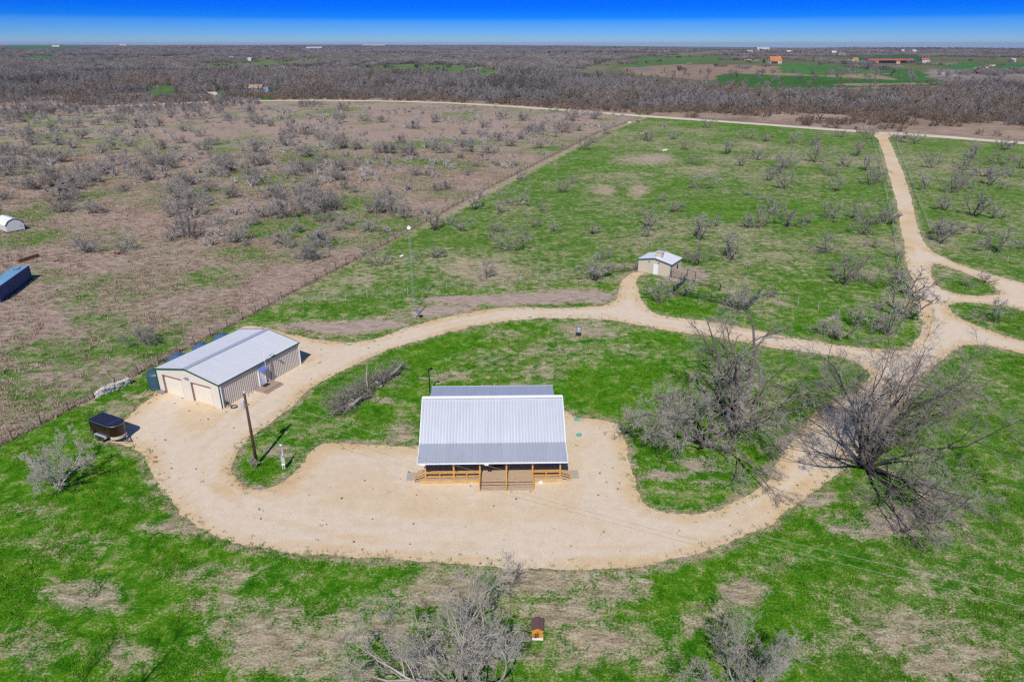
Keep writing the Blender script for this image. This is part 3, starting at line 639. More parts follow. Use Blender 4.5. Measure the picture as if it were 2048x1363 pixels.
    # railings
    def rail(x0, x1, mids):
        part('top_rail', M['cedar_wood'], h, lambda m: m.box(((x0 + x1) / 2, .10, 1.33), (x1 - x0 - .16, .15, .045)))
        for z in (1.18, .72): part('rail', M['cedar_wood'], h, lambda m: m.box(((x0 + x1) / 2, .12, z), (x1 - x0 - .16, .05, .13 if z > 1 else .12)))
        for x in mids: part('rail_post', M['cedar_wood'], h, lambda m: m.box((x, .13, .89), (.10, .09, .84)))
    rail(px[0], px[1], [-5.5]); rail(px[1], px[2], [-2.7]); rail(px[4], px[5], [5.55])
    # broad front stairs, two bays
    for a, b in ((px[2], px[3]), (px[3], px[4])):
        for i in range(4):
            part('tread', M['deck_wood'], h, lambda m: m.box(((a + b) / 2, -.20 - i * .36, .375 - i * .10), (b - a - .14, .315, .045)))
            part('riser', M['step_wood'], h, lambda m: m.box(((a + b) / 2, -.035 - i * .36, .31 - i * .10), (b - a - .16, .025, .085)))
    for x in px[2:5]:
        part('stringer', M['cedar_wood'], h, lambda m: m.beam((x, .0, .36), (x, -1.55, -.02), .07, .24))
        part('handrail', M['cedar_wood'], h, lambda m: m.beam((x, .1, 1.36), (x, -1.62, .92), .13, .06).beam((x, .1, .98), (x, -1.6, .55), .05, .10))
        part('newel_post', M['cedar_wood'], h, lambda m: m.box((x, -1.55, .46), (.11, .11, .92)))
    # side steps at both ends with their sloping rails
    for s in (-1, 1):
        for i in range(2): part('side_step', M['deck_wood'], h, lambda m: m.box((s * (7.5 + i * .36), 1.1, .31 - i * .15), (.34, 1.9, .05)))
        part('side_rail', M['cedar_wood'], h, lambda m: m.beam((s * 7.05, .12, 1.30), (s * 8.15, .12, .92), .13, .05).beam((s * 7.05, .12, .90), (s * 8.15, .12, .54), .05, .11))
        part('side_post', M['cedar_wood'], h, lambda m: m.box((s * 8.12, .12, .46), (.1, .1, .92)))
        part('landing_pad', M['concrete'], h, lambda m: m.box((s * 8.6, 1.2, .045), (1.0, 1.5, .09)))
    part('vent_pipe', M['grey_metal'], h, lambda m: m.tube([(7.62, 3.0, .5), (7.62, 3.0, 3.2)], .05, 8))
    return h
build_house()

# ------------------------------------------------------------------ metal barn
def build_barn():
    c = np.array([-41.33, 77.6]); ang = math.atan2(-4.72, 10.02)
    b = empty('metal_barn', (c[0], c[1], 0), ang, 'cream metal barn with two roll-up doors and dark green trim', 'barn')
    w, L, he, hr = 5.53, 14.35, 3.35, 4.38
    ov = .06
    # ribbed long walls
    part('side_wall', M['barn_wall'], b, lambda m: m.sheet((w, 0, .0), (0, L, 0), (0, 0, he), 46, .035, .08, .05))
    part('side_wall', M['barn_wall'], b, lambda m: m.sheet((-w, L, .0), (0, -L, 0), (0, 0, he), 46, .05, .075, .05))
    # gable walls; the front one is cut round the two door openings
    dz, dw = 2.62, 3.3; xs = (-2.75, 2.35)
    def fpanel(x0, x1):
        zt = lambda x: hr - (hr - he) * abs(x) / w
        pts = [(x0, 0, .0), (x1, 0, .0), (x1, 0, zt(x1))] + ([(0, 0, hr)] if x0 < 0 < x1 else []) + [(x0, 0, zt(x0))]
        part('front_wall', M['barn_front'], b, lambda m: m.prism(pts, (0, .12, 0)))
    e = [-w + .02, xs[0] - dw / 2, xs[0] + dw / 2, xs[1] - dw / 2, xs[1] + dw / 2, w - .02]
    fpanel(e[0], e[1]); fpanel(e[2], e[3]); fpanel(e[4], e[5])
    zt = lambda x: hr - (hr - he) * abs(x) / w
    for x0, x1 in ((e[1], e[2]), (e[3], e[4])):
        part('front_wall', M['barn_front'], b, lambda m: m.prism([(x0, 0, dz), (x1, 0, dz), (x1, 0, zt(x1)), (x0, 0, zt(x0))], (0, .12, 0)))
        xc = (x0 + x1) / 2
        d = MB()
        for i in range(11): d.box((xc, .19 + .015 * (i % 2), .12 + i * .235), (dw + .1, .03, .225))
        d = d.build('roll_up_door', M['door_cream'], b)
        part('door_jamb', M['brown_jamb'], b, lambda m: m.box((x0 - .03, -.02, dz / 2), (.13, .08, dz)))
        part('door_jamb', M['barn_front'], b, lambda m: m.box((x1 + .03, -.015, dz / 2), (.10, .06, dz)))
        part('door_header', M['brown_jamb'], b, lambda m: m.box((xc, -.02, dz + .04), (dw + .2, .08, .08)))
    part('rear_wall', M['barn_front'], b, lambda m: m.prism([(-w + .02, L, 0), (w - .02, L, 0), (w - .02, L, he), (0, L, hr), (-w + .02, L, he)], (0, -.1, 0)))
    # roof
    part('roof', M['barn_roof_metal'], b, lambda m: m.sheet((w + .12, -.12, he + .03), (0, L + .24, 0), (-w - .12, 0, hr - he + .02), 48, .035, .06, .06))
    part('roof', M['barn_roof_metal'], b, lambda m: m.sheet((-w - .12, L + .12, he + .03), (0, -L - .24, 0), (w + .12, 0, hr - he + .02), 48, .035, .06, .06))
    part('ridge_cap', M['pale_metal'], b, lambda m: m.beam((-.17, -.13, hr + .09), (-.17, L + .13, hr + .09), .36, .02).beam((.17, -.13, hr + .09), (.17, L + .13, hr + .09), .36, .02))
    for y in (-.14, L + .14):
        for s in (-1, 1): part('rake_trim', M['barn_trim'], b, lambda m: m.beam((0, y, hr + .02), (s * (w + .14), y, he - .03), .07, .17))
    for s in (-1, 1):
        part('eave_trim', M['barn_trim'], b, lambda m: m.box((s * (w + .17), L / 2, he - .02), (.10, L + .3, .14)))
    part('corner_trim', M['barn_trim'], b, lambda m: m.box((-w - .03, -.03, he / 2 - .06), (.13, .1, he - .14)))
    part('corner_trim', M['barn_trim'], b, lambda m: m.box((w + .03, -.03, he / 2 - .06), (.12, .1, he - .14)))
    part('downspout', M['white_paint'], b, lambda m: m.box((w + .14, .10, he / 2 - .08), (.10, .10, he - .2)))
    part('downspout', M['white_paint'], b, lambda m: m.box((w + .13, L - .10, he / 2 - .08), (.10, .10, he - .2)))
    # man door on the long side with awning, mat and wooden step
    yd = 6.95
    d = part('door', M['white_paint'], b, lambda m: m.box((w + .06, yd, 1.25), (.10, .95, 2.1)))
    part('handle', M['chrome'], d, lambda m: m.lathe((w + .14, yd - .36, 1.15), [(.03, -.04), (.05, 0), (.03, .05)], 8, 'X'))
    fr = MB(); fr.box((w + .09, yd - .55, 1.27), (.16, .1, 2.3)); fr.box((w + .09, yd + .55, 1.27), (.16, .1, 2.3)); fr.box((w + .09, yd, 2.37), (.16, 1.2, .1)); fr.build('door_frame', M['white_paint'], b)
    part('awning', M['blue_canvas'], b, lambda m: m.prism([(w + .05, yd - .65, 2.75), (w + .05, yd + .65, 2.75), (w + .75, yd + .55, 2.42), (w + .75, yd - .55, 2.42)], (0, 0, .06)))
    part('step_platform', M['step_wood'], b, lambda m: m.box((w + 1.0, yd - .1, .13), (1.7, 3.1, .26)))
    part('step', M['step_wood'], b, lambda m: m.box((w + 2.05, yd - .1, .07), (.4, 3.1, .12)))
    part('door_mat', M['rubber'], b, lambda m: m.box((w + .6, yd, .275), (.7, 1.0, .03)))
    part('wall_pipe', M['grey_metal'], b, lambda m: m.box((w + .12, yd + 1.75, 1.5), (.10, .16, 2.9)))
    part('mast', M['white_paint'], b, lambda m: m.tube([(w + .22, yd + .75, 2.2), (w + .22, yd + .75, 5.6)], .028, 6).tube([(w + .22, yd + .4, 5.5), (w + .22, yd + 1.15, 5.55)], .03, 6))
    part('wall_lamp', M['grey_metal'], b, lambda m: m.box((0.1, -.10, 3.15), (.22, .18, .24)).lathe((-.12, -.2, 3.15), [(.10, -.08), (.14, .08)], 12, 'Y').lathe((.32, -.2, 3.15), [(.10, -.08), (.14, .08)], 12, 'Y'))
    part('gable_light', M['barn_trim'], b, lambda m: m.tube([(w + .1, yd + 2.1, he + .1), (w + .55, yd + 2.2, he + .35)], .05, 6).box((w + .6, yd + 2.2, he + .35), (.25, .3, .1)))
    return b
BARN = build_barn()
def on_barn(x, y): 
    m = Matrix.Rotation(math.atan2(-4.72, 10.02), 3, 'Z') @ Vector((x, y, 0)); return (-41.33 + m.x, 77.6 + m.y)

def water_tank(x, y, r, h, m, label):
    t = empty('water_tank', (x, y, 0), 0, label, 'water tank', 'rainwater tanks along the barn')
    prof = [(r, 0), (r, .05)]
    for i in range(5):
        z0 = h * .8 * i / 5; z1 = h * .8 * (i + 1) / 5; prof += [(r, z0 + .08), (r * 1.015, z0 + .12), (r * 1.015, z1 - .04), (r, z1)]
    prof += [(r * .97, h * .84), (r * .8, h * .91), (r * .5, h * .96), (r * .25, h)]
    part('tank_shell', m, t, lambda q: q.lathe((0, 0, 0), prof, 28), smooth=True)
    part('lid', m, t, lambda q: q.lathe((0, 0, h - .02), [(r * .26, 0), (r * .28, .02), (r * .28, .1), (r * .2, .13)], 16))
    return t
p = on_barn(-6.95, .95); water_tank(*p, 1.25, 2.55, M['tank_green'], 'dark green plastic water tank at the front left barn corner')
for i, yy in enumerate((4.6, 8.6, 12.4)):
    p = on_barn(-6.95, yy); water_tank(*p, 1.3, 3.2, M['tank_blue'], ('second water tank from the barn front, half hidden behind the eave', 'third water tank from the barn front, peeping over the eave', 'rearmost blue water tank behind the barn eave')[i])
p = on_barn(-6.6, -1.3)
t = empty('tank_pad', (p[0], p[1], 0), -.3, 'brown earth and boards in front of the green water tank', 'boards')
for i in range(5): part('board', M['deck_wood'], t, lambda m: m.box((-.6 + i * .3, random.Random(i).uniform(-.2, .2), .03 + .012 * i), (.18, 1.6, .03), rz=random.Random(i).uniform(-.4, .4)))

# coiled hose, tyre and small items by the barn
p = on_barn(5.53 + .75, .75)
def coil(m, r=.42, turns=4):
    m.tube([((r - .02 * (i // 16)) * math.cos(i * math.pi / 8), (r - .02 * (i // 16)) * math.sin(i * math.pi / 8), .05 + .04 * i / 16) for i in range(16 * turns)], .03, 6)
t = empty('garden_hose', (p[0] + .3, p[1], 0), 0, 'coiled dark green garden hose on gravel by the barn corner', 'hose')
part('coil', mat('hose_green', (.03, .07, .04), .5), t, coil)
part('reel_stand', M['pipe_paint'], t, lambda m: m.tube([(-.75, 0, 0), (-.75, 0, .8)], .03, 6).lathe((-.75, 0, .6), [(.25, -.1), (.12, -.06), (.12, .06), (.25, .1)], 12, 'X'))
p = on_barn(-4.9, -.35)
part('utility_box', M['grey_metal'], None, lambda m: m.box((p[0], p[1], .17), (.8, .5, .34), rz=-.44).box((p[0], p[1], .36), (.84, .54, .04), rz=-.44))
tag(bpy.data.objects['utility_box'], 'low grey utility box at the foot of the left roll-up door', 'box')

# ------------------------------------------------------------------ pump shed in the pasture
def build_shed():
    a = np.array([25.32, 131.89]); c = np.array([31.06, 128.02]); ang = math.atan2(c[1] - a[1], c[0] - a[0])
    s = empty('pump_shed', tuple((a + c) / 2) + (0,), ang, 'small tan shed with grey metal roof and white door in the pasture', 'shed')
    w, L, he, hr = 3.46, 5.5, 2.55, 3.25
    part('front_wall', M['shed_wall'], s, lambda m: m.prism([(-w, 0, 0), (w, 0, 0), (w, 0, he), (0, 0, hr), (-w, 0, he)], (0, .1, 0)))
    part('rear_wall', M['shed_wall'], s, lambda m: m.prism([(-w, L, 0), (w, L, 0), (w, L, he), (0, L, hr), (-w, L, he)], (0, -.1, 0)))
    part('side_wall', M['shed_wall'], s, lambda m: m.box((-w + .05, L / 2, he / 2), (.1, L - .2, he)))
    # right wall with its small open hatch
    m = MB(); x = w - .05; y0, y1, z0, z1 = 3.3, 4.3, .6, 1.7
    m.box((x, (0.1 + y0) / 2, he / 2), (.1, y0 - .1, he)); m.box((x, (y1 + L - .1) / 2, he / 2), (.1, L - .1 - y1, he)); m.box((x, (y0 + y1) / 2, z0 / 2), (.1, y1 - y0, z0)); m.box((x, (y0 + y1) / 2, (z1 + he) / 2), (.1, y1 - y0, he - z1))
    m.build('side_wall', M['shed_wall'], s)
    for k in (-1, 1):
        o, u, v = ((w + .2, -.15, he - .02), (0, L + .3, 0), (-w - .2, 0, hr - he + .04)) if k > 0 else ((-w - .2, L + .15, he - .02), (0, -L - .3, 0), (w + .2, 0, hr - he + .04))
        part('roof', M['barn_roof_metal'], s, lambda m: m.sheet(o, u, v, 18, .03, .06, .05))
        part('rake_trim', M['shed_trim'], s, lambda m: m.beam((0, -.17, hr - .02), (k * (w + .2), -.17, he - .08), .06, .2))
        part('eave_trim', M['shed_trim'], s, lambda m: m.box((k * (w + .22), L / 2, he - .06), (.06, L + .3, .14)))
        part('corner_trim', M['shed_trim'], s, lambda m: m.box((k * (w + .02), -.02, he / 2), (.12, .1, he - .1)))
        part('wall_lamp', M['shed_trim'], s, lambda m: m.box((k * 1.0 - .1, -.07, 2.45), (.2, .14, .2)))
    d = part('door', M['white_paint'], s, lambda m: m.box((.35, -.03, 1.06), (.95, .08, 2.08)))
    part('handle', M['chrome'], d, lambda m: m.lathe((.72, -.1, 1.0), [(.03, -.04), (.05, 0)], 8, 'Y'))
    cu = part('cupola', M['shed_wall'], s, lambda m: m.box((.25, 1.9, hr + .42), (1.15, 1.15, .95)))
    part('cupola_roof', M['barn_roof_metal'], cu, lambda m: m.box((.25, 1.9, hr + .93), (1.4, 1.4, .08)))
    part('louvre', M['far_cream'], cu, lambda m: m.box((.25, 1.31, hr + .5), (.8, .04, .5)))
build_shed()

# ------------------------------------------------------------------ horse trailer
def build_trailer():
    a = np.array([-48.59, 68.42]); b = np.array([-45.21, 66.86]); f = np.array([-48.31, 70.22])
    ax = (np.array([-44.32, 68.08]) - f); ang = math.atan2(-1.75, 3.6)
    t = empty('horse_trailer', (-46.75, 68.55, 0), ang, 'dark brown horse trailer with black roof parked at the gravel edge', 'trailer')
    hw = .92; L0, L1 = -1.95, 1.45
    nose = [(L1 + .85 * math.cos(q) , hw * math.sin(q)) for q in np.linspace(-math.pi / 2, math.pi / 2, 15)]
    out = [(L0, hw), (L0, -hw)] + nose
    part('body', M['trailer_brown'], t, lambda m: m.prism([(x, y, .52) for x, y in out], (0, 0, 1.72)))
    part('roof', M['trailer_roof'], t, lambda m: m.prism([(x * 1.0, y * 1.03, 2.26) for x, y in out], (0, 0, .09)).prism([(x * .97 + .02, y * .9, 2.35) for x, y in out], (0, 0, .05)))
    part('roof_seam', M['chrome'], t, lambda m: m.beam((L1 - .1, -hw * .9, 2.41), (L1 - .1, hw * .9, 2.41), .05, .02))
    part('roof_trim', M['chrome'], t, lambda m: m.tube([(x * 1.012, y * 1.04, 2.25) for x, y in out + out[:1]], .03, 6))
    for s in (-1, 1):
        part('open_slats', M['black_paint'], t, lambda m: m.box((-.5, s * (hw + .012), 1.82), (2.6, .03, .5)))
        for i in range(3): part('slat', M['trailer_brown'], t, lambda m: m.box((-.5, s * (hw + .03), 1.68 + i * .16), (2.6, .03, .045)))
        fd = part('fender', M['pale_metal'], t, lambda m: m.prism([(-1.15, s * (hw + .01), .55), (-1.05, s * (hw + .01), .80), (.70, s * (hw + .01), .80), (.80, s * (hw + .01), .55), (.72, s * (hw + .01), .55), (.64, s * (hw + .01), .73), (-.99, s * (hw + .01), .73), (-1.07, s * (hw + .01), .55)], (0, s * .27, 0)))
        for x in (-.62, .22):
            wl = part('wheel', M['rubber'], t, lambda m: m.lathe((x, s * (hw + .14), .36), [(.22, -.11), (.34, -.11), (.37, -.07), (.37, .07), (.34, .11), (.22, .11)], 24, 'Y'))
            part('rim', M['chrome'], wl, lambda m: m.lathe((x, s * (hw + .16), .36), [(.22, -.09), (.22, .09), (.12, .11), (.06, .13)], 16, 'Y'))
        part('spare_wheel', M['rubber'], t, lambda m: m.lathe((-1.5, s * (hw + .1), .85), [(.18, -.09), (.33, -.09), (.35, 0), (.33, .09), (.18, .09)], 20, 'Y')) if s < 0 else None
    rim = bpy.data.objects.new
    part('spare_rim', M['chrome'], t, lambda m: m.lathe((-1.5, -hw - .13, .85), [(.18, -.07), (.18, .07), (.06, .1)], 14, 'Y'))
    part('stone_guard', M['far_cream'], t, lambda m: m.prism([(x * 1.012, y * 1.015, .55) for x, y in nose] + [(x * .995, y * .99, .55) for x, y in nose[::-1]], (0, 0, .34)))
    part('tongue', M['black_paint'], t, lambda m: m.beam((2.0, -.6, .5), (3.15, 0, .48), .08, .1).beam((2.0, .6, .5), (3.15, 0, .48), .08, .1))
    part('coupler', M['grey_metal'], t, lambda m: m.box((3.25, 0, .5), (.3, .12, .1)))
    part('jack', M['grey_metal'], t, lambda m: m.tube([(2.95, 0, .02), (2.95, 0, 1.0)], .04, 8).lathe((2.95, 0, 0), [(.12, 0), (.12, .03)], 10).tube([(2.95, 0, .95), (3.1, .12, .95)], .015, 5))
    part('chassis', M['black_paint'], t, lambda m: m.box((-.1, 0, .45), (3.7, 1.5, .12)))
    for x in (-.62, .22): part('axle', M['black_paint'], t, lambda m: m.tube([(x, -hw, .36), (x, hw, .36)], .04, 8))
build_trailer()

# ------------------------------------------------------------------ utility poles and lines
def utility_pole(x, y, h, label, gear=True):
    t = empty('utility_pole', (x, y, 0), 0, label, 'utility pole', 'wooden utility poles')
    part('shaft', M['pole_wood'], t, lambda m: m.tube([(0, 0, -.3), (0, 0, h * .5), (0, 0, h)], [.17, .15, .12], 12), smooth=True)
    if gear:
        tr = part('transformer', M['pale_metal'], t, lambda m: m.lathe((-.33, -.08, h - 1.75), [(.19, 0), (.2, .04), (.2, .78), (.17, .84), (.06, .88)], 16))
        part('bushing', M['white_paint'], tr, lambda m: m.tube([(-.33, -.08, h - .9), (-.36, -.08, h - .6)], [.05, .03], 8))
        part('bracket', M['grey_metal'], t, lambda m: m.box((-.15, -.05, h - 1.3), (.2, .1, .5)).box((.16, 0, h - 1.35), (.22, .2, .12)))
        part('insulator', M['white_paint'], t, lambda m: m.lathe((0, 0, h), [(.05, 0), (.09, .06), (.04, .1), (.08, .16), (.03, .24)], 10).lathe((.28, .02, h - .15), [(.05, 0), (.08, .06), (.03, .16)], 10))
        part('arrester', M['grey_metal'], t, lambda m: m.tube([(.05, 0, h - .2), (.34, .05, h - .12), (.4, .05, h - .4)], .035, 6))
    return t
PX, PY = G(514, 930)[:2]
utility_pole(PX, PY, 8.85, 'brown wooden utility pole with transformer on the grass by the gravel loop')
p2 = utility_pole(55, 26, 9.9, 'wooden utility pole carrying the lines at the lawn beside the frame', True)
def wire(a, b, sag, r, m, label, cat='cable', n=40):
    pts = [(a[0] + (b[0] - a[0]) * t, a[1] + (b[1] - a[1]) * t, a[2] + (b[2] - a[2]) * t - 4 * sag * t * (1 - t)) for t in np.linspace(0, 1, n)]
    return tag(part('power_line', m, None, lambda q: q.tube(pts, r, 5)), label, cat, 'overhead lines from the pole')
wire((PX, PY, 8.95), (55, 26, 9.95), 2.0, .008, M['power_wire'], 'upper overhead power line from the pole across the front lawn')
wire((PX, PY, 7.2), (55, 26, 8.2), 1.0, .008, M['power_wire'], 'lower overhead power line from the pole across the front lawn')
# dead brush at the foot of the pole is built with the trees
def build_meter():
    x, y, _ = G(569, 938)
    t = empty('meter_pedestal', (x, y, 0), .1, 'grey and white electric meter post on the grass near the pole', 'meter post')
    part('post', M['grey_metal'], t, lambda m: m.tube([(-.05, .06, 0), (-.05, .06, 3.1)], .055, 8))
    part('conduit', M['white_paint'], t, lambda m: m.tube([(.06, .02, 0), (.06, .02, 2.6)], .035, 6).tube([(-.15, .0, 0), (-.15, 0, 1.3)], .035, 6))
    part('panel_box', M['pale_metal'], t, lambda m: m.box((.04, -.08, 1.25), (.36, .2, .75)))
    part('breaker_box', M['white_paint'], t, lambda m: m.box((.0, -.08, .72), (.32, .18, .24)))
    part('meter', M['galv'], t, lambda m: m.lathe((.02, -.2, 1.75), [(.11, .1), (.11, 0), (.08, -.06)], 14, 'Y').box((.02, -.06, 1.75), (.26, .12, .3)))
    part('weatherhead', M['white_paint'], t, lambda m: m.lathe((-.04, .05, 2.95), [(.06, 0), (.11, .08), (.06, .18)], 10).tube([(-.04, .05, 3.05), (.12, -.02, 3.0)], .06, 6))
build_meter()
wire((PX, PY, 6.9), (G(569, 938)[0], G(569, 938)[1] + .06, 3.1), .15, .012, M['wire'], 'thin service drop from the pole to the meter post')

# ------------------------------------------------------------------ lattice radio tower
def build_tower():
    x, y, _ = G(828, 627); H = 13.4
    t = empty('radio_tower', (x, y, 0), .3, 'slim pale lattice radio tower with round white dish on top', 'tower')
    r = .20; cs = [(r * math.cos(a), r * math.sin(a)) for a in (R(90), R(210), R(330))]
    for cx, cy in cs: part('leg', M['tower_galv'], t, lambda m: m.tube([(cx, cy, 0), (cx, cy, H)], .014, 5))
    br = MB(); k = 0; z = .2
    while z < H - .4:
        for i in range(3):
            a, b = cs[i], cs[(i + 1) % 3]
            br.tube([(*a, z), (*b, z + .4)], .006, 4, False); br.tube([(*b, z + .4), (*a, z + .8)], .006, 4, False) if z + .8 < H else None
        z += .4 if k else .4; k += 1
    br.build('lattice', M['tower_galv'], t)['kind'] = 'stuff'
    part('mast', M['tower_galv'], t, lambda m: m.tube([(0, 0, H - .6), (0, 0, H + 1.5)], .035, 6))
    part('dish', M['white_paint'], t, lambda m: m.lathe((0, -.12, H + 1.45), [(.04, .12), (.2, .07), (.33, -.04), (.34, -.06), (.2, .02), (.05, .05)], 20, 'Y'), smooth=True)
    part('side_arm', M['tower_galv'], t, lambda m: m.tube([(-1.15, 0, 9.9), (.5, 0, 9.9)], .03, 6))
    part('hanging_cable', M['tower_galv'], t, lambda m: m.tube([(-1.0, 0, 9.9), (-.85, 0, 6), (-.55, 0, 2.2), (-.3, 0, .1)], .012, 4))
    part('antenna', M['white_paint'], t, lambda m: m.box((-1.45, 0, 10.3), (.6, .14, .22), ry=-.25))
    part('base_box', M['blue_canvas'], t, lambda m: m.box((.75, .3, .25), (.5, .35, .4)))
    part('footing', M['concrete'], t, lambda m: m.box((0, 0, .1), (.8, .8, .3)))
build_tower()
def stick(name, a, b, r, m, label, cat):
    return tag(part(name, m, None, lambda q: q.tube([a, ((a[0] + b[0]) / 2, (a[1] + b[1]) / 2, max(a[2], b[2]) + .03), b], r, 6)), label, cat)
a = G(832, 636); b = G(852, 612); stick('fallen_pipe', (a[0], a[1], .08), (b[0], b[1], .1), .07, M['post_wood'], 'dark fallen pipe lying on bare soil beside the radio tower', 'pipe')
a = G(842, 634)
tag(part('feed_tub', M['black_paint'], None, lambda m: m.lathe((a[0], a[1], 0), [(.3, 0), (.36, .25), (.33, .25), (.28, .04)], 16)), 'black tub on bare soil at the tower foot', 'tub')

# ------------------------------------------------------------------ yard lamp, feeder, dog house, septic lids
x, y, _ = G(860, 787)
t = empty('yard_lamp', (x, y, 0), 0, 'black yard lamp post standing behind the farmhouse roof', 'lamp')
part('post', M['black_paint'], t, lambda m: m.tube([(0, 0, 0), (0, 0, 3.6)], .07, 8))
part('arm', M['black_paint'], t, lambda m: m.tube([(0, 0, 3.5), (.25, -.05, 3.72)], .05, 6))
part('lamp_head', M['black_paint'], t, lambda m: m.lathe((.3, -.06, 3.62), [(.26, 0), (.22, .12), (.08, .2)], 14))
x, y, _ = G(1157, 675)
t = empty('deer_feeder', (x, y, 0), .3, 'small grey game feeder on legs standing in dry grass', 'feeder')
part('hopper', M['concrete'], t, lambda m: m.lathe((0, 0, .85), [(.2, 0), (.42, .25), (.42, .85), (.44, .9)], 14))
part('lid', M['grey_metal'], t, lambda m: m.lathe((0, 0, 1.72), [(.46, 0), (.42, .07), (.1, .12)], 14))
for a_ in (0.5, 2.6, 4.7): part('leg', M['pipe_rust'], t, lambda m: m.tube([(.36 * math.cos(a_), .36 * math.sin(a_), 1.3), (.55 * math.cos(a_), .55 * math.sin(a_), 0)], .03, 6))
def build_doghouse():
    x, y, _ = G(1075, 1277)
    t = empty('dog_house', (x, y + .45, 0), -.03, 'small orange wooden dog house with brown shingle roof', 'dog house')
    w, L, he, hr = .40, 1.2, .90, 1.12
    part('front_wall', M['dog_orange'], t, lambda m: m.prism([(-w, -.45, .08), (-.2, -.45, .08), (-.2, -.45, .62), (.14, -.45, .62), (.14, -.45, .08), (w, -.45, .08), (w, -.45, he), (0, -.45, hr), (-w, -.45, he)], (0, .05, 0)))
    part('side_wall', M['dog_orange'], t, lambda m: m.box((-w + .02, .05, .49), (.04, .94, .82)))
    part('side_wall', M['dog_orange'], t, lambda m: m.box((w - .02, .05, .49), (.04, .94, .82)))
    part('rear_wall', M['dog_orange'], t, lambda m: m.prism([(-w, .52, .08), (w, .52, .08), (w, .52, he), (0, .52, hr), (-w, .52, he)], (0, .04, 0)))
    part('door_flap', M['brown_jamb'], t, lambda m: m.box((-.03, -.41, .35), (.34, .02, .54)))
    part('lintel', M['dog_orange'], t, lambda m: m.box((-.03, -.475, .66), (.44, .03, .06)))
    part('floor', M['trim_white'], t, lambda m: m.box((.02, -.02, .05), (.84, 1.1, .08)))
    for k in (-1, 1):
        part('roof_panel', M['shingle_brown'], t, lambda m: m.prism([(0, -.56, hr + .05), (k * (w + .09), -.56, he + .0), (k * (w + .09), .66, he + .0), (0, .66, hr + .05)], (0, 0, .045)))
        part('fascia', M['dog_orange'], t, lambda m: m.beam((0, -.575, hr + .04), (k * (w + .09), -.575, he - .01), .03, .07))
build_doghouse()
for i, (u, v) in enumerate(((1153, 840), (1158, 871))):
    x, y, _ = G(u, v)
    t = empty('septic_riser', (x, y, 0), 0, ('pale green septic lid farther from the camera on the gravel', 'pale green septic lid nearer the camera on the gravel')[i], 'septic lid', 'septic lids right of the house')
    part('riser', M['lid_green'], t, lambda m: m.lathe((0, 0, 0), [(.30, 0), (.30, .14)], 18))
    part('lid', M['lid_green'], t, lambda m: m.lathe((0, 0, .14), [(.34, 0), (.34, .05), (.28, .08), (.1, .1)], 18))
x, y, _ = G(1081, 966)
tag(part('feed_bag', M['white_paint'], None, lambda m: m.box((x, y, .1), (.42, .3, .16), rz=.6, rx=.1).box((x + .05, y - .02, .2), (.2, .18, .06), rz=.9)), 'crumpled white bag on gravel right of the porch stairs', 'bag')

# ------------------------------------------------------------------ stone stack by the fence
def build_stones():
    a = Vector(G(198, 794)); b = Vector(G(266, 765)); d = b - a; rng = random.Random(5)
    t = empty('stone_stack', a, math.atan2(d.y, d.x), 'long stack of pale building stones along the pasture fence', 'stone pile')
    L = d.length; shapes = []
    for k in range(6):
        m = MB(); m.box((0, 0, 0), (.42 + .05 * k, .34, .2)); me = None
        for i, v in enumerate(m.v): m.v[i] = tuple(c * (1 + rng.uniform(-.18, .18)) for c in v)
        o = m.build('stone', M['stone'], t); shapes.append(o.data); bpy.data.objects.remove(o)
    for row in range(5):
        for j in range(int(L / .5)):
            for dep in range(2):
                if row > 3 and rng.random() < .45: continue
                o = link(bpy.data.objects.new('stone', rng.choice(shapes)), t)
                x = j * .5 + rng.uniform(-.08, .08) + (.25 if row % 2 else 0)
                fade = 1 - .35 * (x / L > .93) - .4 * (x / L < .05)
                if row > 4 * fade: bpy.data.objects.remove(o); continue
                o.location = (x, dep * .38 + rng.uniform(-.07, .07) - row * .02, .1 + row * .205); o.rotation_euler = (rng.uniform(-.12, .12), rng.uniform(-.12, .12), rng.uniform(-.25, .25))
build_stones()

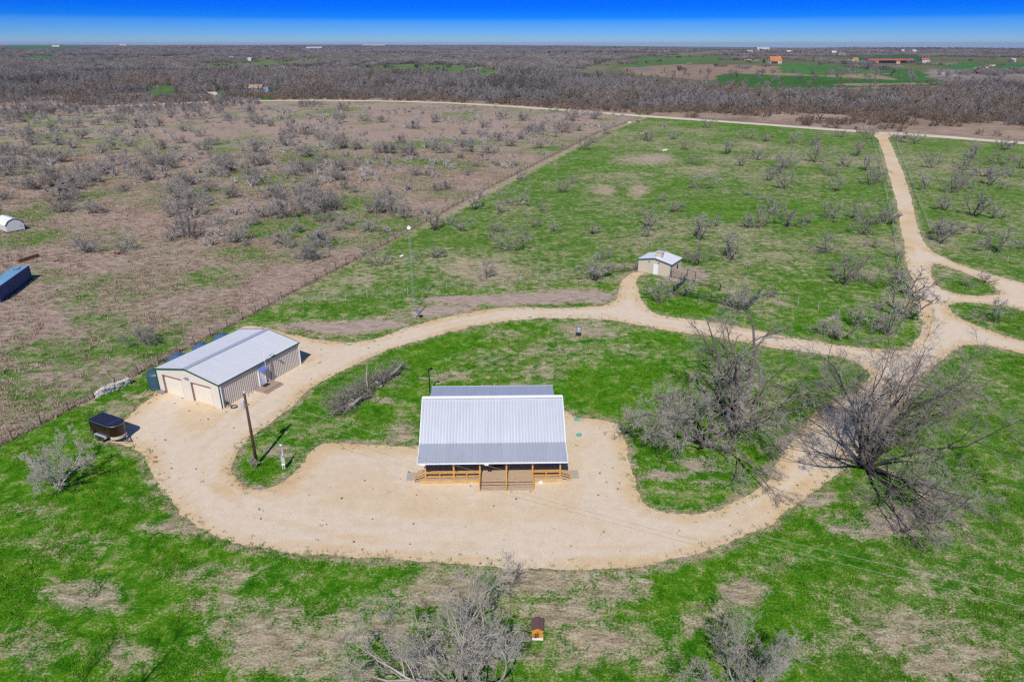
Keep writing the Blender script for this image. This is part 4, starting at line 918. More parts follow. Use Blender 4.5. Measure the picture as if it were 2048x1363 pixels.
# ------------------------------------------------------------------ blue container and white shed at the left edge
def build_container():
    P = [np.array(G(*q)[:2]) for q in ((64.6, 557.5), (1.9, 605.2))]
    d = (P[0] - P[1]) / np.linalg.norm(P[0] - P[1]); ang = math.atan2(d[1], d[0]); L = 13.7; wd = 2.45
    t = empty('shipping_container', (P[0][0], P[0][1], 0), ang, 'long blue steel shipping container in the brown pasture', 'container')
    # local x runs from the far end back toward the camera, y to the left (away)
    part('side_panel', M['container_blue'], t, lambda m: m.sheet((-L, 0, .15), (L, 0, 0), (0, 0, 2.5), 46, .04, .075, .03))
    part('side_panel', M['container_blue'], t, lambda m: m.sheet((0, wd, .15), (-L, 0, 0), (0, 0, 2.5), 46, .04, .075, .03))
    part('end_wall', M['container_blue'], t, lambda m: m.sheet((0, 0, .15), (0, wd, 0), (0, 0, 2.5), 9, .04, .075, .03))
    part('end_wall', M['container_blue'], t, lambda m: m.sheet((-L, wd, .15), (0, -wd, 0), (0, 0, 2.5), 9, .04, .075, .03))
    part('roof', M['container_top'], t, lambda m: m.box((-L / 2, wd / 2, 2.68), (L + .06, wd + .06, .06)))
    for y in (0, wd):
        part('top_rail', M['container_blue'], t, lambda m: m.box((-L / 2, y, 2.6), (L + .08, .12, .12)))
        part('bottom_rail', M['black_paint'], t, lambda m: m.box((-L / 2, y, .12), (L, .14, .16)))
        for x in (0, -L): part('corner_post', M['container_blue'], t, lambda m: m.box((x, y, 1.35), (.16, .16, 2.6)))
    rng = random.Random(3)
    for i in range(5):
        a = rng.uniform(-3.2, -.8); b = rng.uniform(.6, 1.9)
        part('roof_clutter', M['rust'], t, lambda m: m.beam((a, b, 2.76), (a + rng.uniform(-1, 1), b + rng.uniform(-.6, .6), 2.8), .1, .08))
    p = G(38, 526); tag(part('scrap_beam', M['rust'], None, lambda m: m.beam((p[0], p[1], .35), (p[0] + 1.3, p[1] + 4.5, .4), .5, .7)), 'rusty scrap beam lying behind the blue container', 'scrap')
build_container()
def build_whiteshed():
    a = np.array(G(95 / 6.19, 400 + 410 / 6.19)[:2]); b = np.array(G(280 / 6.19, 400 + 360 / 6.19)[:2]); d = b - a; wd = np.linalg.norm(d) * .95; ang = math.atan2(d[1], d[0]) - .38
    t = empty('white_barn_shed', (a[0], a[1], 0), ang, 'white gambrel portable shed with grey trim at the left edge', 'shed')
    L = 6.5; hw = wd / 2
    prof = [(0, .25), (wd, .25), (wd, 1.75), (wd - .75, 2.65), (hw, 3.05), (.75, 2.65), (0, 1.75)]
    part('body', M['shed_white'], t, lambda m: m.prism([(x, 0, z) for x, z in prof], (0, L, 0)))
    side = MB()
    for i in range(12): side.box((hw, -.012, .4 + i * .17), (wd - .06 - max(0, (i - 8)) * .3, .02, .15))
    side = side.build('siding_board', M['shed_white'], t); side['kind'] = 'stuff'
    rp_ = [(wd + .1, 1.68), (wd - .72, 2.72), (hw, 3.14), (.72, 2.72), (-.1, 1.68)]
    for i in range(4):
        q0, q1 = rp_[i], rp_[i + 1]
        part('roof_panel', M['white_paint'], t, lambda m: m.prism([(q0[0], -.04, q0[1]), (q1[0], -.04, q1[1]), (q1[0], L + .1, q1[1]), (q0[0], L + .1, q0[1])], (0, 0, .05)))
        part('gable_trim', M['grey_trim'], t, lambda m: m.beam((q0[0], -.06, q0[1]), (q1[0], -.06, q1[1]), .04, .26))
    for x in (.2, wd - .2):
        for y in (.3, L - .3): part('skid_block', M['rubber'], t, lambda m: m.box((x, y, .12), (.4, .4, .25)))
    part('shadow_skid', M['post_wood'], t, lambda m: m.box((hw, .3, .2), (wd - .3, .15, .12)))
build_whiteshed()
for i, (u, v, w_, h_, lab) in enumerate(((238, 508, 1.6, .5, 'dark rusty scrap heap under a bush in the brown pasture'), (117, 522, 1.2, .25, 'red rusty scrap lying in the pasture grass beside the blue container'), (113, 580, .5, .2, 'small rusty can lying in brown grass below the container'))):
    x, y, _ = G(u, v)
    rng = random.Random(i)
    def fn(m):
        for k in range(6): m.box((x + rng.uniform(-.5, .5) * w_, y + rng.uniform(-.3, .3) * w_, h_ * rng.uniform(.2, .5)), (w_ * rng.uniform(.25, .6), w_ * rng.uniform(.15, .4), h_ * rng.uniform(.4, .9)), rz=rng.uniform(0, 3), rx=rng.uniform(-.3, .3))
    tag(part('scrap_heap', M['rust'], None, fn), lab, 'scrap')['kind'] = 'stuff'
# ------------------------------------------------------------------ fences
def along(line, step):
    line = np.asarray(line, float); seg = np.linalg.norm(np.diff(line, axis=0), axis=1); s = np.concatenate([[0], np.cumsum(seg)]); q = np.arange(0, s[-1], step)
    return np.stack([np.interp(q, s, line[:, 0]), np.interp(q, s, line[:, 1])], 1)
def post_mesh(name, r, h, m, k=6):
    b = MB(); b.tube([(0, 0, -.1), (0, 0, h)], r, k); o = b.build(name, m); me = o.data; bpy.data.objects.remove(o); return me
PM_WOOD = post_mesh('post', .085, 1.5, M['post_wood']); PM_T = post_mesh('post', .05, 1.35, M['post_pale'], 5); PM_DARK = post_mesh('post', .055, 1.4, M['pipe_paint'])
def wire_fence(label, line, step, pms, heights=(.45, .8, 1.15), r=.012, seed=1, group='wire fences'):
    p = along(line, step); rng = random.Random(seed)
    t = empty('wire_fence', (p[0][0], p[0][1], 0), 0, label, 'fence', group); o0 = p[0]
    for i, q in enumerate(p):
        o = link(bpy.data.objects.new('post', pms[0] if rng.random() < .75 else pms[-1]), t); o.location = (q[0] - o0[0] + rng.uniform(-.08, .08), q[1] - o0[1], 0)
        o.rotation_euler = (rng.uniform(-.06, .06), rng.uniform(-.06, .06), rng.uniform(0, 3)); o.scale = (1, 1, rng.uniform(.9, 1.08))
    for h in heights:
        part('wire', M['wire'], t, lambda m: m.tube([(a - o0[0], b - o0[1], h) for a, b in p], r, 4))
    return t
wire_fence('long wire fence on wooden posts between brown and green pastures', FENCE[1:], 3.6, (PM_WOOD, PM_DARK), seed=2)
wire_fence('pale T-post wire fence running behind the radio tower', Garr([(520, 617), (560, 609), (603, 606), (711, 597), (814, 589), (911, 577), (1006, 566), (1098, 553), (1165, 545), (1215, 541)]), 3.7, (PM_T,), seed=3)
wire_fence('pale wire fence from the pipe corral to the road', Garr([(1518, 596), (1575, 606), (1643, 621), (1700, 634), (1770, 640), (1812, 600)]), 3.4, (PM_T,), seed=4)
wire_fence('wire fence along the left edge of the straight gravel road', Garr([(1812, 600), (1798, 560), (1792, 500), (1784, 445), (1773, 395), (1760, 340), (1750, 300), (1742, 272)]), 4.2, (PM_T, PM_WOOD), seed=5)
wire_fence('wire fence along the right edge of the straight gravel road', Garr([(1790, 272), (1797, 300), (1816, 345), (1832, 390), (1848, 432), (1864, 470), (1885, 488), (1950, 505), (2012, 522), (2048, 532), (2180, 570)]), 4.2, (PM_T,), seed=6)
def pipe_fence(label, line, h=1.5, rails=5, step=2.4, m=M['pipe_paint']):
    p = along(line, step); p = np.concatenate([p, [line[-1]]]); o0 = p[0]
    t = empty('pipe_fence', (o0[0], o0[1], 0), 0, label, 'fence', 'pipe corral panels by the shed')
    for q in p: part('post', m, t, lambda k: k.tube([(q[0] - o0[0], q[1] - o0[1], -.05), (q[0] - o0[0], q[1] - o0[1], h + .05)], .07, 6))
    for i in range(rails):
        z = .3 + (h - .3) * i / (rails - 1)
        part('rail', m, t, lambda k: k.tube([(a - o0[0], b - o0[1], z) for a, b in p], .045, 5))
pipe_fence('rusty pipe fence left of the tan shed', Garr([(1205, 549), (1221, 547), (1274, 541.5)]), m=M['pipe_rust'])
pipe_fence('dark pipe corral panel running right from below the shed', Garr([(1346, 588), (1393, 599), (1442, 609), (1466, 618), (1490, 623)]))
pipe_fence('dark pipe corral end panel slanting back to the right', Garr([(1490, 623), (1518, 596)]))
pipe_fence('dark pipe panels forming the alley below the shed corner', Garr([(1346, 588), (1363, 570), (1373, 561)]))
pipe_fence('pipe panel joining the shed corner to the gate', Garr([(1342, 555), (1358, 560), (1373, 561)]), m=M['pipe_rust'])
pipe_fence('low pipe fence right of the tall gate', Garr([(1389, 567), (1411, 571), (1440, 581)]), h=1.2, rails=2, step=5.5)
a, b = Garr([(1373, 561), (1389, 567)])
t = empty('pipe_gate', (a[0], a[1], 0), math.atan2(b[1] - a[1], b[0] - a[0]), 'tall rusty pipe gate frame beside the tan shed', 'gate'); Lg = float(np.linalg.norm(b - a))
for x in (0, Lg): part('gate_post', M['pipe_rust'], t, lambda m: m.tube([(x, 0, 0), (x, 0, 2.3)], .075, 6))
part('top_bar', M['pipe_rust'], t, lambda m: m.tube([(0, 0, 2.3), (Lg, 0, 2.3)], .045, 6))
part('gate_panel', M['pipe_rust'], t, lambda m: [m.tube([(.1, 0, z), (Lg - .1, 0, z)], .025, 5) for z in (.3, .6, .9, 1.2, 1.5)])
# entrance gate at the county road
a, b = Garr([(1712, 266), (1748, 268)]); d = b - a
t = empty('ranch_gate', (a[0], a[1], 0), math.atan2(d[1], d[0]), 'low dark board fence at the far gravel road entrance', 'gate'); Lg = float(np.linalg.norm(d))
for i in range(5): part('gate_post', M['post_wood'], t, lambda m: m.box((Lg * i / 4, 0, .8), (.25, .25, 1.7)))
for z in (.5, 1.0, 1.45): part('board', M['rust'], t, lambda m: m.box((Lg / 2, 0, z), (Lg, .08, .3)))

# ------------------------------------------------------------------ bare trees
UP = np.array([0, 0, 1.0])
def norm(v): return v / (np.linalg.norm(v, axis=-1, keepdims=True) + 1e-9)
def grow(rng, P0, D0, length, r0, taper, nseg, wob, lift):
    """branches as polylines: returns points (N,n,3) and radii (N,n)"""
    N = len(P0); pts = np.zeros((N, nseg + 1, 3)); pts[:, 0] = P0; d = norm(D0); st = (length / nseg)[:, None]
    for i in range(nseg):
        d = norm(d + rng.normal(0, wob, (N, 3)) + UP[None] * (lift if np.isscalar(lift) else lift[:, None]))
        pts[:, i + 1] = pts[:, i] + d * st
    pts[:, 1:, 2] = np.maximum(pts[:, 1:, 2], 0.05)
    tt = np.linspace(0, 1, nseg + 1)[None]
    return pts, r0[:, None] * (1 - tt * (1 - taper))
def spawn(rng, pts, rad, m, t0, t1, ang, lf, length, rf, flat=0.0):
    N, n, _ = pts.shape
    t = (t0 + (t1 - t0) * (np.arange(m)[None] + rng.random((N, m))) / m)
    f = t * (n - 1); i = np.clip(f.astype(int), 0, n - 2); fr = (f - i)[..., None]; ar = np.arange(N)[:, None]
    P = pts[ar, i] * (1 - fr) + pts[ar, i + 1] * fr; D = norm(pts[ar, i + 1] - pts[ar, i])
    r = rad[ar, i] * (1 - fr[..., 0]) + rad[ar, i + 1] * fr[..., 0]
    q = rng.normal(0, 1, (N, m, 3)); q[..., 2] *= (1 - flat); q = norm(q - D * (q * D).sum(-1, keepdims=True))
    a = rng.uniform(ang[0], ang[1], (N, m))[..., None]
    nd = D * np.cos(a) + q * np.sin(a)
    L = length[:, None] * lf * (1.15 - .65 * t) * rng.uniform(.65, 1.3, (N, m))
    return P.reshape(-1, 3), nd.reshape(-1, 3), L.ravel(), (r * rf).ravel()
def tubes(pts, rad, k, base=0):
    N, n, _ = pts.shape
    d = norm(pts[:, -1] - pts[:, 0]); ref = np.where(np.abs(d[:, 2:3]) > .9, np.array([[1., 0, 0]]), UP[None]); a = norm(np.cross(d, ref)); b = np.cross(d, a)
    an = 2 * np.pi * np.arange(k) / k
    off = a[:, None, None] * np.cos(an)[None, None, :, None] + b[:, None, None] * np.sin(an)[None, None, :, None]
    v = pts[:, :, None] + off * rad[:, :, None, None]
    I = (np.arange(N)[:, None, None] * n + np.arange(n - 1)[None, :, None]) * k; j = np.arange(k)[None, None]; j2 = (j + 1) % k
    f = np.stack([I + j, I + j2, I + k + j2, I + k + j], -1).reshape(-1, 4) + base
    return v.reshape(-1, 3), f
def collect(name, lst, mats):
    V = []; F = []; b = 0; mi = []
    for pts, rad, k, m in lst:
        v, f = tubes(pts, rad, k, b); b += len(v); V.append(v); F.append(f); mi.append(np.full(len(f), m))
    return mesh_np(name, np.concatenate(V), [np.concatenate(F)], mats, smooth=False, mi=np.concatenate(mi))
def bare_tree(seed, stems, height, spread, rbase, mats, lean=(0.15, 0.7), levels=((9, .45), (8, .45), (6, .5), (4, .5)), wob=.16, lift=.05, drop=0.0, minr=.011, t0=.18, trunk_h=0.0, tlen=1.0, flat=.2, segs=(6, 5, 4, 3, 2)):
    """returns (trunk mesh, crown mesh); bare winter tree standing on z=0"""
    rng = np.random.default_rng(seed); N = stems
    az = 2 * np.pi * (np.arange(N) + rng.uniform(-.3, .3, N)) / N + rng.uniform(0, 6)
    inc = rng.permutation(lean[0] + (lean[1] - lean[0]) * (np.arange(N) + rng.random(N)) / N); D = np.stack([np.cos(az) * np.sin(inc), np.sin(az) * np.sin(inc), np.cos(inc)], 1)
    P = np.stack([np.cos(az), np.sin(az), np.zeros(N)], 1) * rbase * .6; P[:, 2] = trunk_h - .05
    L = height * rng.uniform(.75, 1.05, N) * (1 + spread * np.sin(inc)); r = rbase * rng.uniform(.6, 1.0, N)
    lv = []
    if trunk_h > 0:
        tp, tr = grow(rng, np.array([[0, 0, -.2]]), np.array([[rng.normal(0, .1), rng.normal(0, .1), 1.]]), np.array([trunk_h + .4]), np.array([rbase * 1.5]), .8, 3, .04, 0.0)
        lv.append((tp, tr, 10, 0))
    pts, rad = grow(rng, P, D, L, r, .09, segs[0] + 2, wob, lift)
    lv.append((pts, rad, 8, 0)); crown = []
    for li, (m, lf) in enumerate(levels):
        P, D, Ls, rs = spawn(rng, pts, rad, m, t0 if li == 0 else .15, 1.0, (.35, 1.05), lf * tlen, L, .52, flat)
        if drop and li < 2: D[:, 2] -= drop * rng.random(len(D))
        rs = np.maximum(rs, minr * (1.6 - .2 * li)); L = Ls
        ns = segs[min(li + 1, len(segs) - 1)]
        pts, rad = grow(rng, P, D, L, rs, .45, ns, wob * 1.25, lift * (.6 if li > 0 else 1) - (.06 * drop if li < 3 else 0))
        if li == 0: lv.append((pts, rad, 6, 0))
        else: crown.append((pts, rad, 4 if li == 1 else 3, 0 if li == 1 else 1))
    return collect('trunk', lv, [mats[0]]), collect('crown', crown, [mats[1], mats[2]])
def place_tree(name, meshes, loc, label, cat, group=None, scale=1.0, rz=0.0, squash=1.0):
    t = empty(name, loc, rz, label, cat, group); t.scale = (scale, scale, scale * squash)
    link(bpy.data.objects.new('trunk', meshes[0]), t); link(bpy.data.objects.new('crown', meshes[1]), t)
    return t
PALE = (M['limb_pale'], M['limb_pale'], M['twig']); DARK = (M['bark_dark'], M['bark_dark'], M['twig_dark']); MID = (M['bark'], M['bark'], M['twig'])
# the four big trees of the yard
big = bare_tree(11, 16, 11.6, .02, .20, (M['bark_dark'], M['bark_dark'], M['twig_dark']), lean=(.06, 1.30), levels=((7, .52), (6, .54), (7, .58), (4, .8)), wob=.20, lift=.05, drop=.22, minr=.009, t0=.28)
place_tree('pecan_tree', big, (*G(1732, 935)[:2], 0), 'large dark bare tree with branches radiating over the right bend of the drive', 'tree', scale=1.28)
mid = bare_tree(12, 5, 11.8, .1, .30, (M['bark'], M['bark'], M['twig']), lean=(.05, .55), levels=((7, .42), (6, .50), (6, .52), (3, .75)), wob=.15, lift=.05, drop=.25, minr=.009, t0=.3)
p = G(1468, 838); place_tree('elm_tree', mid, p, 'tall rugged bare tree standing in the lawn right of the house', 'tree', scale=1.27)
mid2 = bare_tree(13, 9, 8.6, .12, .22, (M['bark'], M['bark'], M['twig']), lean=(.40, 1.35), levels=((8, .50), (6, .52), (6, .58), (4, .8)), wob=.18, lift=.02, drop=.35, minr=.009, t0=.25)
p = G(1412, 890); place_tree('elm_tree', mid2, p, 'low spreading pale bare tree nearest the house on its right', 'tree', scale=1.32, rz=2.5, squash=.9)
mid3 = bare_tree(19, 4, 7.4, .4, .18, (M['bark_dark'], M['bark_dark'], M['twig_dark']), lean=(.6, 1.2), levels=((6, .50), (5, .50), (6, .55), (3, .75)), wob=.15, lift=.02, drop=.4, minr=.010)
p = G(1500, 850); place_tree('elm_tree', mid3, (p[0], p[1], 0), 'dark sprawling limbs reaching right from between the two large trees', 'tree', scale=1.15, rz=-.8)
bot = bare_tree(14, 11, 7.4, .12, .15, PALE, lean=(.08, 1.15), levels=((8, .46), (8, .48), (7, .5), (4, .66)), wob=.18, lift=.05, drop=.15, minr=.008)
place_tree('mesquite_tree', bot, (-3.4, 34.0, 0), 'pale bare tree at the bottom centre beside the dog house', 'tree', scale=1.12, rz=1.0)
bot2 = bare_tree(15, 8, 5.6, .2, .12, PALE, lean=(.1, 1.1), levels=((8, .46), (7, .48), (7, .5), (4, .66)), wob=.18, lift=.05, minr=.007)
p = G(1480, 1385); place_tree('mesquite_tree', bot2, p, 'pale bare tree cut by the bottom edge right of centre', 'tree', rz=.5)
lf_ = bare_tree(16, 8, 4.4, .35, .10, PALE, lean=(.3, 1.15), levels=((8, .48), (7, .48), (7, .5), (4, .66)), wob=.17, lift=.05, minr=.008, trunk_h=.5)
place_tree('mesquite_tree', lf_, (*G(120, 978)[:2], 0), 'pale grey bare tree on the lawn below the horse trailer', 'tree', rz=2.2)
off = bare_tree(17, 6, 16.0, .1, .28, PALE, lean=(.05, .45), levels=((8, .3), (6, .4), (5, .45), (3, .5)), wob=.08, lift=.06, minr=.012, trunk_h=2.0)
place_tree('pecan_tree', off, (-29.5, 20.0, 0), 'tall bare tree left of the frame whose shadow falls on the lower left lawn', 'tree')
# brush pile and the fallen trunk
def build_brush():
    a = Vector(G(672, 835)); b = Vector(G(806, 738)); d = b - a; L = d.length; rng = np.random.default_rng(8)
    t = empty('brush_pile', a, math.atan2(d.y, d.x), 'long heap of cut logs and branches on the lawn behind the house', 'brush pile')
    r_ = random.Random(4)
    for i in range(16):
        x = r_.uniform(0, L - 3); ln = r_.uniform(2.0, 4.5); z = r_.uniform(.15, .9); y = r_.uniform(-.8, .8) * (1 - z * .5)
        pts = [(x, y, z), (x + ln * .33, y + r_.uniform(-.3, .3), z + r_.uniform(-.1, .15)), (x + ln * .66, y + r_.uniform(-.4, .4), z + r_.uniform(-.1, .2)), (x + ln, y + r_.uniform(-.6, .6), max(.1, z + r_.uniform(-.2, .3)))]
        rr = r_.uniform(.10, .24)
        part('log', (M['bark'], M['limb_pale'], M['bark'])[i % 3], t, lambda m: m.tube(pts, [rr, rr * .9, rr * .75, rr * .55], 8))
    N = 300; x = rng.random(N) * L; P = np.stack([x, rng.normal(0, .5, N), rng.uniform(.1, 1.0, N)], 1)
    D = np.stack([rng.normal(.1, .7, N), rng.normal(.35, .8, N), rng.uniform(-.05, .7, N)], 1)
    P[:90, 0] *= .75; D[:90] = np.stack([rng.normal(-.2, .5, 90), rng.uniform(.5, 1.2, 90), rng.uniform(.05, .6, 90)], 1)
    Lb = rng.uniform(.9, 2.6, N); Lb[:90] = rng.uniform(2.2, 4.6, 90)
    pts, rad = grow(rng, P, D, Lb, np.full(N, .03), .4, 4, .15, .0)
    Pp, Dd, Ll, Rr = spawn(rng, pts, rad, 5, .2, 1, (.3, 1.0), .42, np.full(N, 1.8), .6); p2, r2 = grow(rng, Pp, Dd, Ll, np.maximum(Rr, .012), .5, 3, .2, 0)
    P3, D3, L3, R3 = spawn(rng, p2, r2, 3, .2, 1, (.3, 1.0), .5, Ll, .6); p3, r3 = grow(rng, P3, D3, L3, np.maximum(R3, .009), .5, 2, .2, 0)
    me = collect('branches', [(pts, rad, 4, 0), (p2, r2, 3, 1), (p3, r3, 3, 1)], [M['bark'], M['twig']]); o = link(bpy.data.objects.new('branches', me), t); o['kind'] = 'stuff'
    for xx, ln, dx, dy in ((7.0, 3.2, 1.6, 1.0), (9.4, 1.9, -.6, 1.3), (4.2, 1.4, -1.0, 1.6)):
        part('upright_limb', M['limb_pale'], t, lambda m: m.tube([(xx, .2, .3), (xx + dx * .3, .2 + dy * .5, ln * .5), (xx + dx, .2 + dy, ln)], [.15, .11, .03], 8))
build_brush()
pb = bare_tree(41, 14, .9, .4, .03, PALE, lean=(.1, .7), levels=((4, .5), (3, .5)), wob=.1, minr=.012)
place_tree('dead_shrub', pb, (PX - .1, PY - .35, 0), 'small dead shrub at the foot of the utility pole', 'shrub', scale=1.3)
sap = bare_tree(42, 3, 1.5, .4, .02, DARK, lean=(.3, .9), levels=((3, .5), (3, .5)), wob=.15, minr=.012)
place_tree('dead_sapling', sap, G(197, 1183), 'small dark dead sapling on dry grass in the lower left lawn', 'sapling', scale=1.2)

# mesquites of the pastures: (pixel base, crown width in pixels)
Z1 = [(375, 770, 130), (555, 780, 110), (360, 700, 150), (735, 650, 60), (1010, 790, 110), (1140, 790, 130), (1105, 920, 150), (1000, 940, 60), (1385, 950, 160), (1440, 970, 60), (1640, 950, 110), (1700, 980, 80), (1810, 1050, 140), (1740, 890, 90), (1870, 970, 130), (740, 1000, 120), (500, 1005, 110), (1360, 690, 110), (1080, 620, 110), (1230, 650, 80), (1190, 712, 80), (1040, 690, 120), (1130, 725, 100), (1590, 690, 120), (1500, 610, 80), (1480, 570, 100), (1320, 540, 120), (1270, 560, 100), (1520, 500, 130), (1490, 420, 130), (1310, 500, 90), (1000, 520, 100), (920, 520, 110), (830, 590, 110), (780, 540, 90), (690, 500, 90), (540, 600, 140), (490, 570, 120), (600, 550, 130), (450, 640, 110), (310, 620, 150), (220, 640, 120), (160, 640, 90), (30, 700, 80), (50, 560, 120), (60, 500, 100), (180, 520, 100), (250, 490, 120), (370, 480, 100), (120, 440, 100), (40, 440, 110), (640, 410, 90), (580, 420, 60), (480, 345, 80), (680, 330, 60), (430, 400, 70), (340, 380, 70), (170, 340, 70), (200, 380, 90), (300, 300, 60), (450, 280, 60), (570, 265, 60), (690, 250, 80), (800, 280, 90), (930, 270, 70), (740, 190, 90), (530, 200, 80), (400, 210, 70), (310, 190, 60), (210, 180, 70), (80, 250, 110), (60, 220, 80), (880, 190, 80), (1000, 220, 90), (1080, 300, 60), (1170, 330, 60), (1060, 370, 60), (960, 400, 70), (1100, 400, 40), (1030, 420, 60), (850, 440, 80), (760, 390, 60), (1190, 410, 80), (1250, 380, 60), (1330, 370, 40), (1380, 350, 40), (1300, 190, 100), (1190, 230, 70), (1110, 230, 60), (1340, 240, 80), (1500, 260, 90), (1470, 200, 60), (1580, 270, 60), (1700, 270, 60), (1670, 390, 100), (1700, 340, 90), (1780, 320, 90), (1880, 350, 60), (1800, 540, 110), (1720, 560, 80), (1790, 450, 90), (1960, 400, 90), (2000, 370, 80), (1990, 530, 90), (1980, 590, 80), (1830, 620, 80), (1800, 780, 130), (1680, 800, 130), (1560, 800, 120), (1480, 850, 100), (1300, 840, 100), (1900, 830, 100), (1950, 760, 110), (1870, 720, 120), (1780, 720, 110), (1640, 700, 100), (2010, 640, 70), (1990, 250, 70), (2010, 180, 60), (1860, 160, 40), (1780, 160, 60)]
Z2 = [(480, 190, 60), (700, 160, 40), (660, 225, 80), (380, 180, 70), (220, 170, 60), (100, 100, 60), (640, 130, 40), (730, 120, 30), (800, 190, 70), (1000, 170, 40), (1120, 150, 30), (1175, 170, 60), (1230, 140, 30), (1300, 180, 60), (1500, 120, 40), (1600, 180, 70), (1720, 170, 80), (1850, 165, 40), (1620, 240, 50), (1540, 250, 90), (1400, 250, 100), (1340, 260, 80), (1230, 330, 80), (1290, 290, 60), (1150, 300, 70), (1075, 280, 70), (1080, 220, 50), (960, 260, 60), (940, 330, 70), (1000, 360, 90), (940, 400, 50), (1110, 370, 80), (1070, 400, 50), (850, 370, 80), (790, 350, 90), (640, 390, 110), (580, 310, 70), (540, 372, 70), (500, 370, 80), (450, 370, 80), (330, 350, 90), (250, 340, 90), (240, 470, 80), (340, 450, 60), (500, 430, 50), (670, 500, 60), (740, 500, 50), (600, 520, 40), (320, 600, 70), (490, 650, 110), (540, 720, 140), (620, 750, 100), (450, 720, 110), (410, 830, 90), (270, 790, 80), (160, 700, 130), (80, 680, 110), (30, 640, 110), (40, 480, 80), (130, 420, 70), (200, 520, 80), (60, 990, 130), (100, 890, 110), (230, 820, 70), (800, 590, 60), (860, 580, 50), (1030, 450, 50), (980, 500, 60), (1400, 340, 50), (760, 410, 40), (1170, 380, 40),
 (1020, 700, 130), (1265, 680, 110), (1185, 720, 60), (1420, 710, 60), (1330, 740, 40), (1370, 800, 60), (1490, 825, 70), (1150, 830, 80), (1255, 940, 210), (1100, 1095, 110), (800, 980, 90), (470, 1030, 80), (680, 990, 50), (800, 820, 70), (860, 790, 70), (940, 825, 70), (1295, 530, 80), (1600, 545, 50), (1530, 600, 50), (1710, 840, 80), (1350, 480, 40), (1500, 470, 30), (1610, 360, 30), (1660, 350, 60), (1540, 390, 30), (1720, 310, 50), (1850, 340, 30), (1930, 300, 40), (2030, 290, 60), (1840, 270, 40), (1800, 260, 50), (1790, 990, 60), (1720, 1110, 170), (2030, 860, 60), (1885, 560, 30)]
Z3 = [(230, 630, 80), (470, 790, 110), (480, 670, 70), (625, 770, 110), (715, 620, 80), (770, 615, 60), (555, 610, 60), (300, 490, 50), (360, 540, 80), (440, 430, 40), (510, 430, 60), (605, 455, 30), (720, 460, 40), (580, 390, 30), (680, 320, 60), (760, 290, 70), (830, 540, 70), (905, 610, 110), (1000, 595, 50), (1110, 575, 100), (1210, 570, 60), (1320, 600, 110), (1390, 600, 90), (1260, 650, 60), (1310, 710, 60), (1080, 740, 110), (1140, 440, 70), (890, 430, 90), (810, 390, 40), (850, 360, 60), (900, 330, 110), (1040, 300, 130), (1080, 340, 40), (1120, 370, 40), (1180, 320, 70), (1280, 340, 70), (1300, 410, 80), (1340, 390, 60), (1240, 270, 50), (1160, 180, 50), (1030, 220, 70), (940, 210, 70), (720, 190, 50), (800, 200, 60), (610, 260, 60), (410, 240, 50), (450, 310, 60), (515, 135, 60), (305, 130, 40), (870, 160, 30), (960, 170, 40), (350, 190, 50), (230, 200, 50), (140, 190, 30), (70, 235, 30), (1180, 890, 110), (1270, 880, 80), (1130, 830, 60), (815, 950, 60), (660, 1010, 130), (390, 950, 80), (290, 980, 60), (240, 930, 30), (705, 800, 30), (1420, 760, 60), (1460, 1050, 140), (1480, 940, 120), (1430, 880, 70), (1380, 1130, 160), (1250, 1100, 120), (1150, 1150, 120), (1060, 1130, 80), (1300, 190, 60), (1350, 330, 40),
 (1800, 560, 130), (1660, 530, 80), (1640, 650, 70), (1900, 570, 90), (1910, 730, 130), (1690, 650, 100), (1840, 650, 60), (1640, 690, 100), (1570, 430, 90), (1600, 330, 120), (1510, 210, 130), (1440, 200, 60), (1760, 340, 90), (1850, 370, 110), (1930, 310, 100), (1950, 240, 90), (1800, 280, 80), (1700, 450, 90), (1720, 430, 60), (1790, 430, 60), (1980, 370, 80), (2030, 330, 60), (1940, 430, 50), (1880, 410, 70), (1650, 390, 30), (2030, 720, 50), (1900, 1070, 130), (1770, 900, 50), (1860, 880, 70)]
SPOTS = [(x / 2.924, 160 + y / 2.924, w_ / 2.924) for x, y, w_ in Z1] + [(600 + x / 2.924, 180 + y / 2.924, w_ / 2.924) for x, y, w_ in Z2] + [(1200 + x / 2.415, 200 + y / 2.415, w_ / 2.415) for x, y, w_ in Z3] + [(290, 690, 55)]
FLD = (M['bark_grey'], M['bark_grey'], M['twig_field'])
VAR_B = [bare_tree(100 + i, 8, 2.3, .5, .07, FLD, lean=(.2, 1.15), levels=((7, .5), (7, .5), (6, .6)), wob=.18, lift=.05, minr=.012, segs=(4, 3, 3, 2)) for i in range(5)]
VAR_G = [bare_tree(120 + i, 4 + i % 3, 2.3, .4, .08, (M['bark'], M['bark_grey'], M['twig_field']), lean=(.25, 1.1), levels=((5, .50), (6, .52), (5, .65)), wob=.22, lift=.05, minr=.012, segs=(4, 3, 3, 2)) for i in range(5)]
def mesh_w(ms):
    co = np.zeros(len(ms[1].vertices) * 3, np.float32); ms[1].vertices.foreach_get('co', co); co = co.reshape(-1, 3); return (np.percentile(co[:, 0], 97) - np.percentile(co[:, 0], 3))
WB = [mesh_w(m) for m in VAR_B]; WG = [mesh_w(m) for m in VAR_G]
ORD = 'first second third fourth fifth sixth seventh eighth ninth tenth eleventh twelfth thirteenth fourteenth fifteenth'.split()
def zone_of(x, y, u, v):
    if x < fence_x(y): return 'brown pasture'
    if u > 1770 and v < 640 and u > 1770 + (v - 270) * .28: return 'paddock right of the road'
    if u > 1700 and v > 520: return 'road fork thicket'
    return 'green pasture'
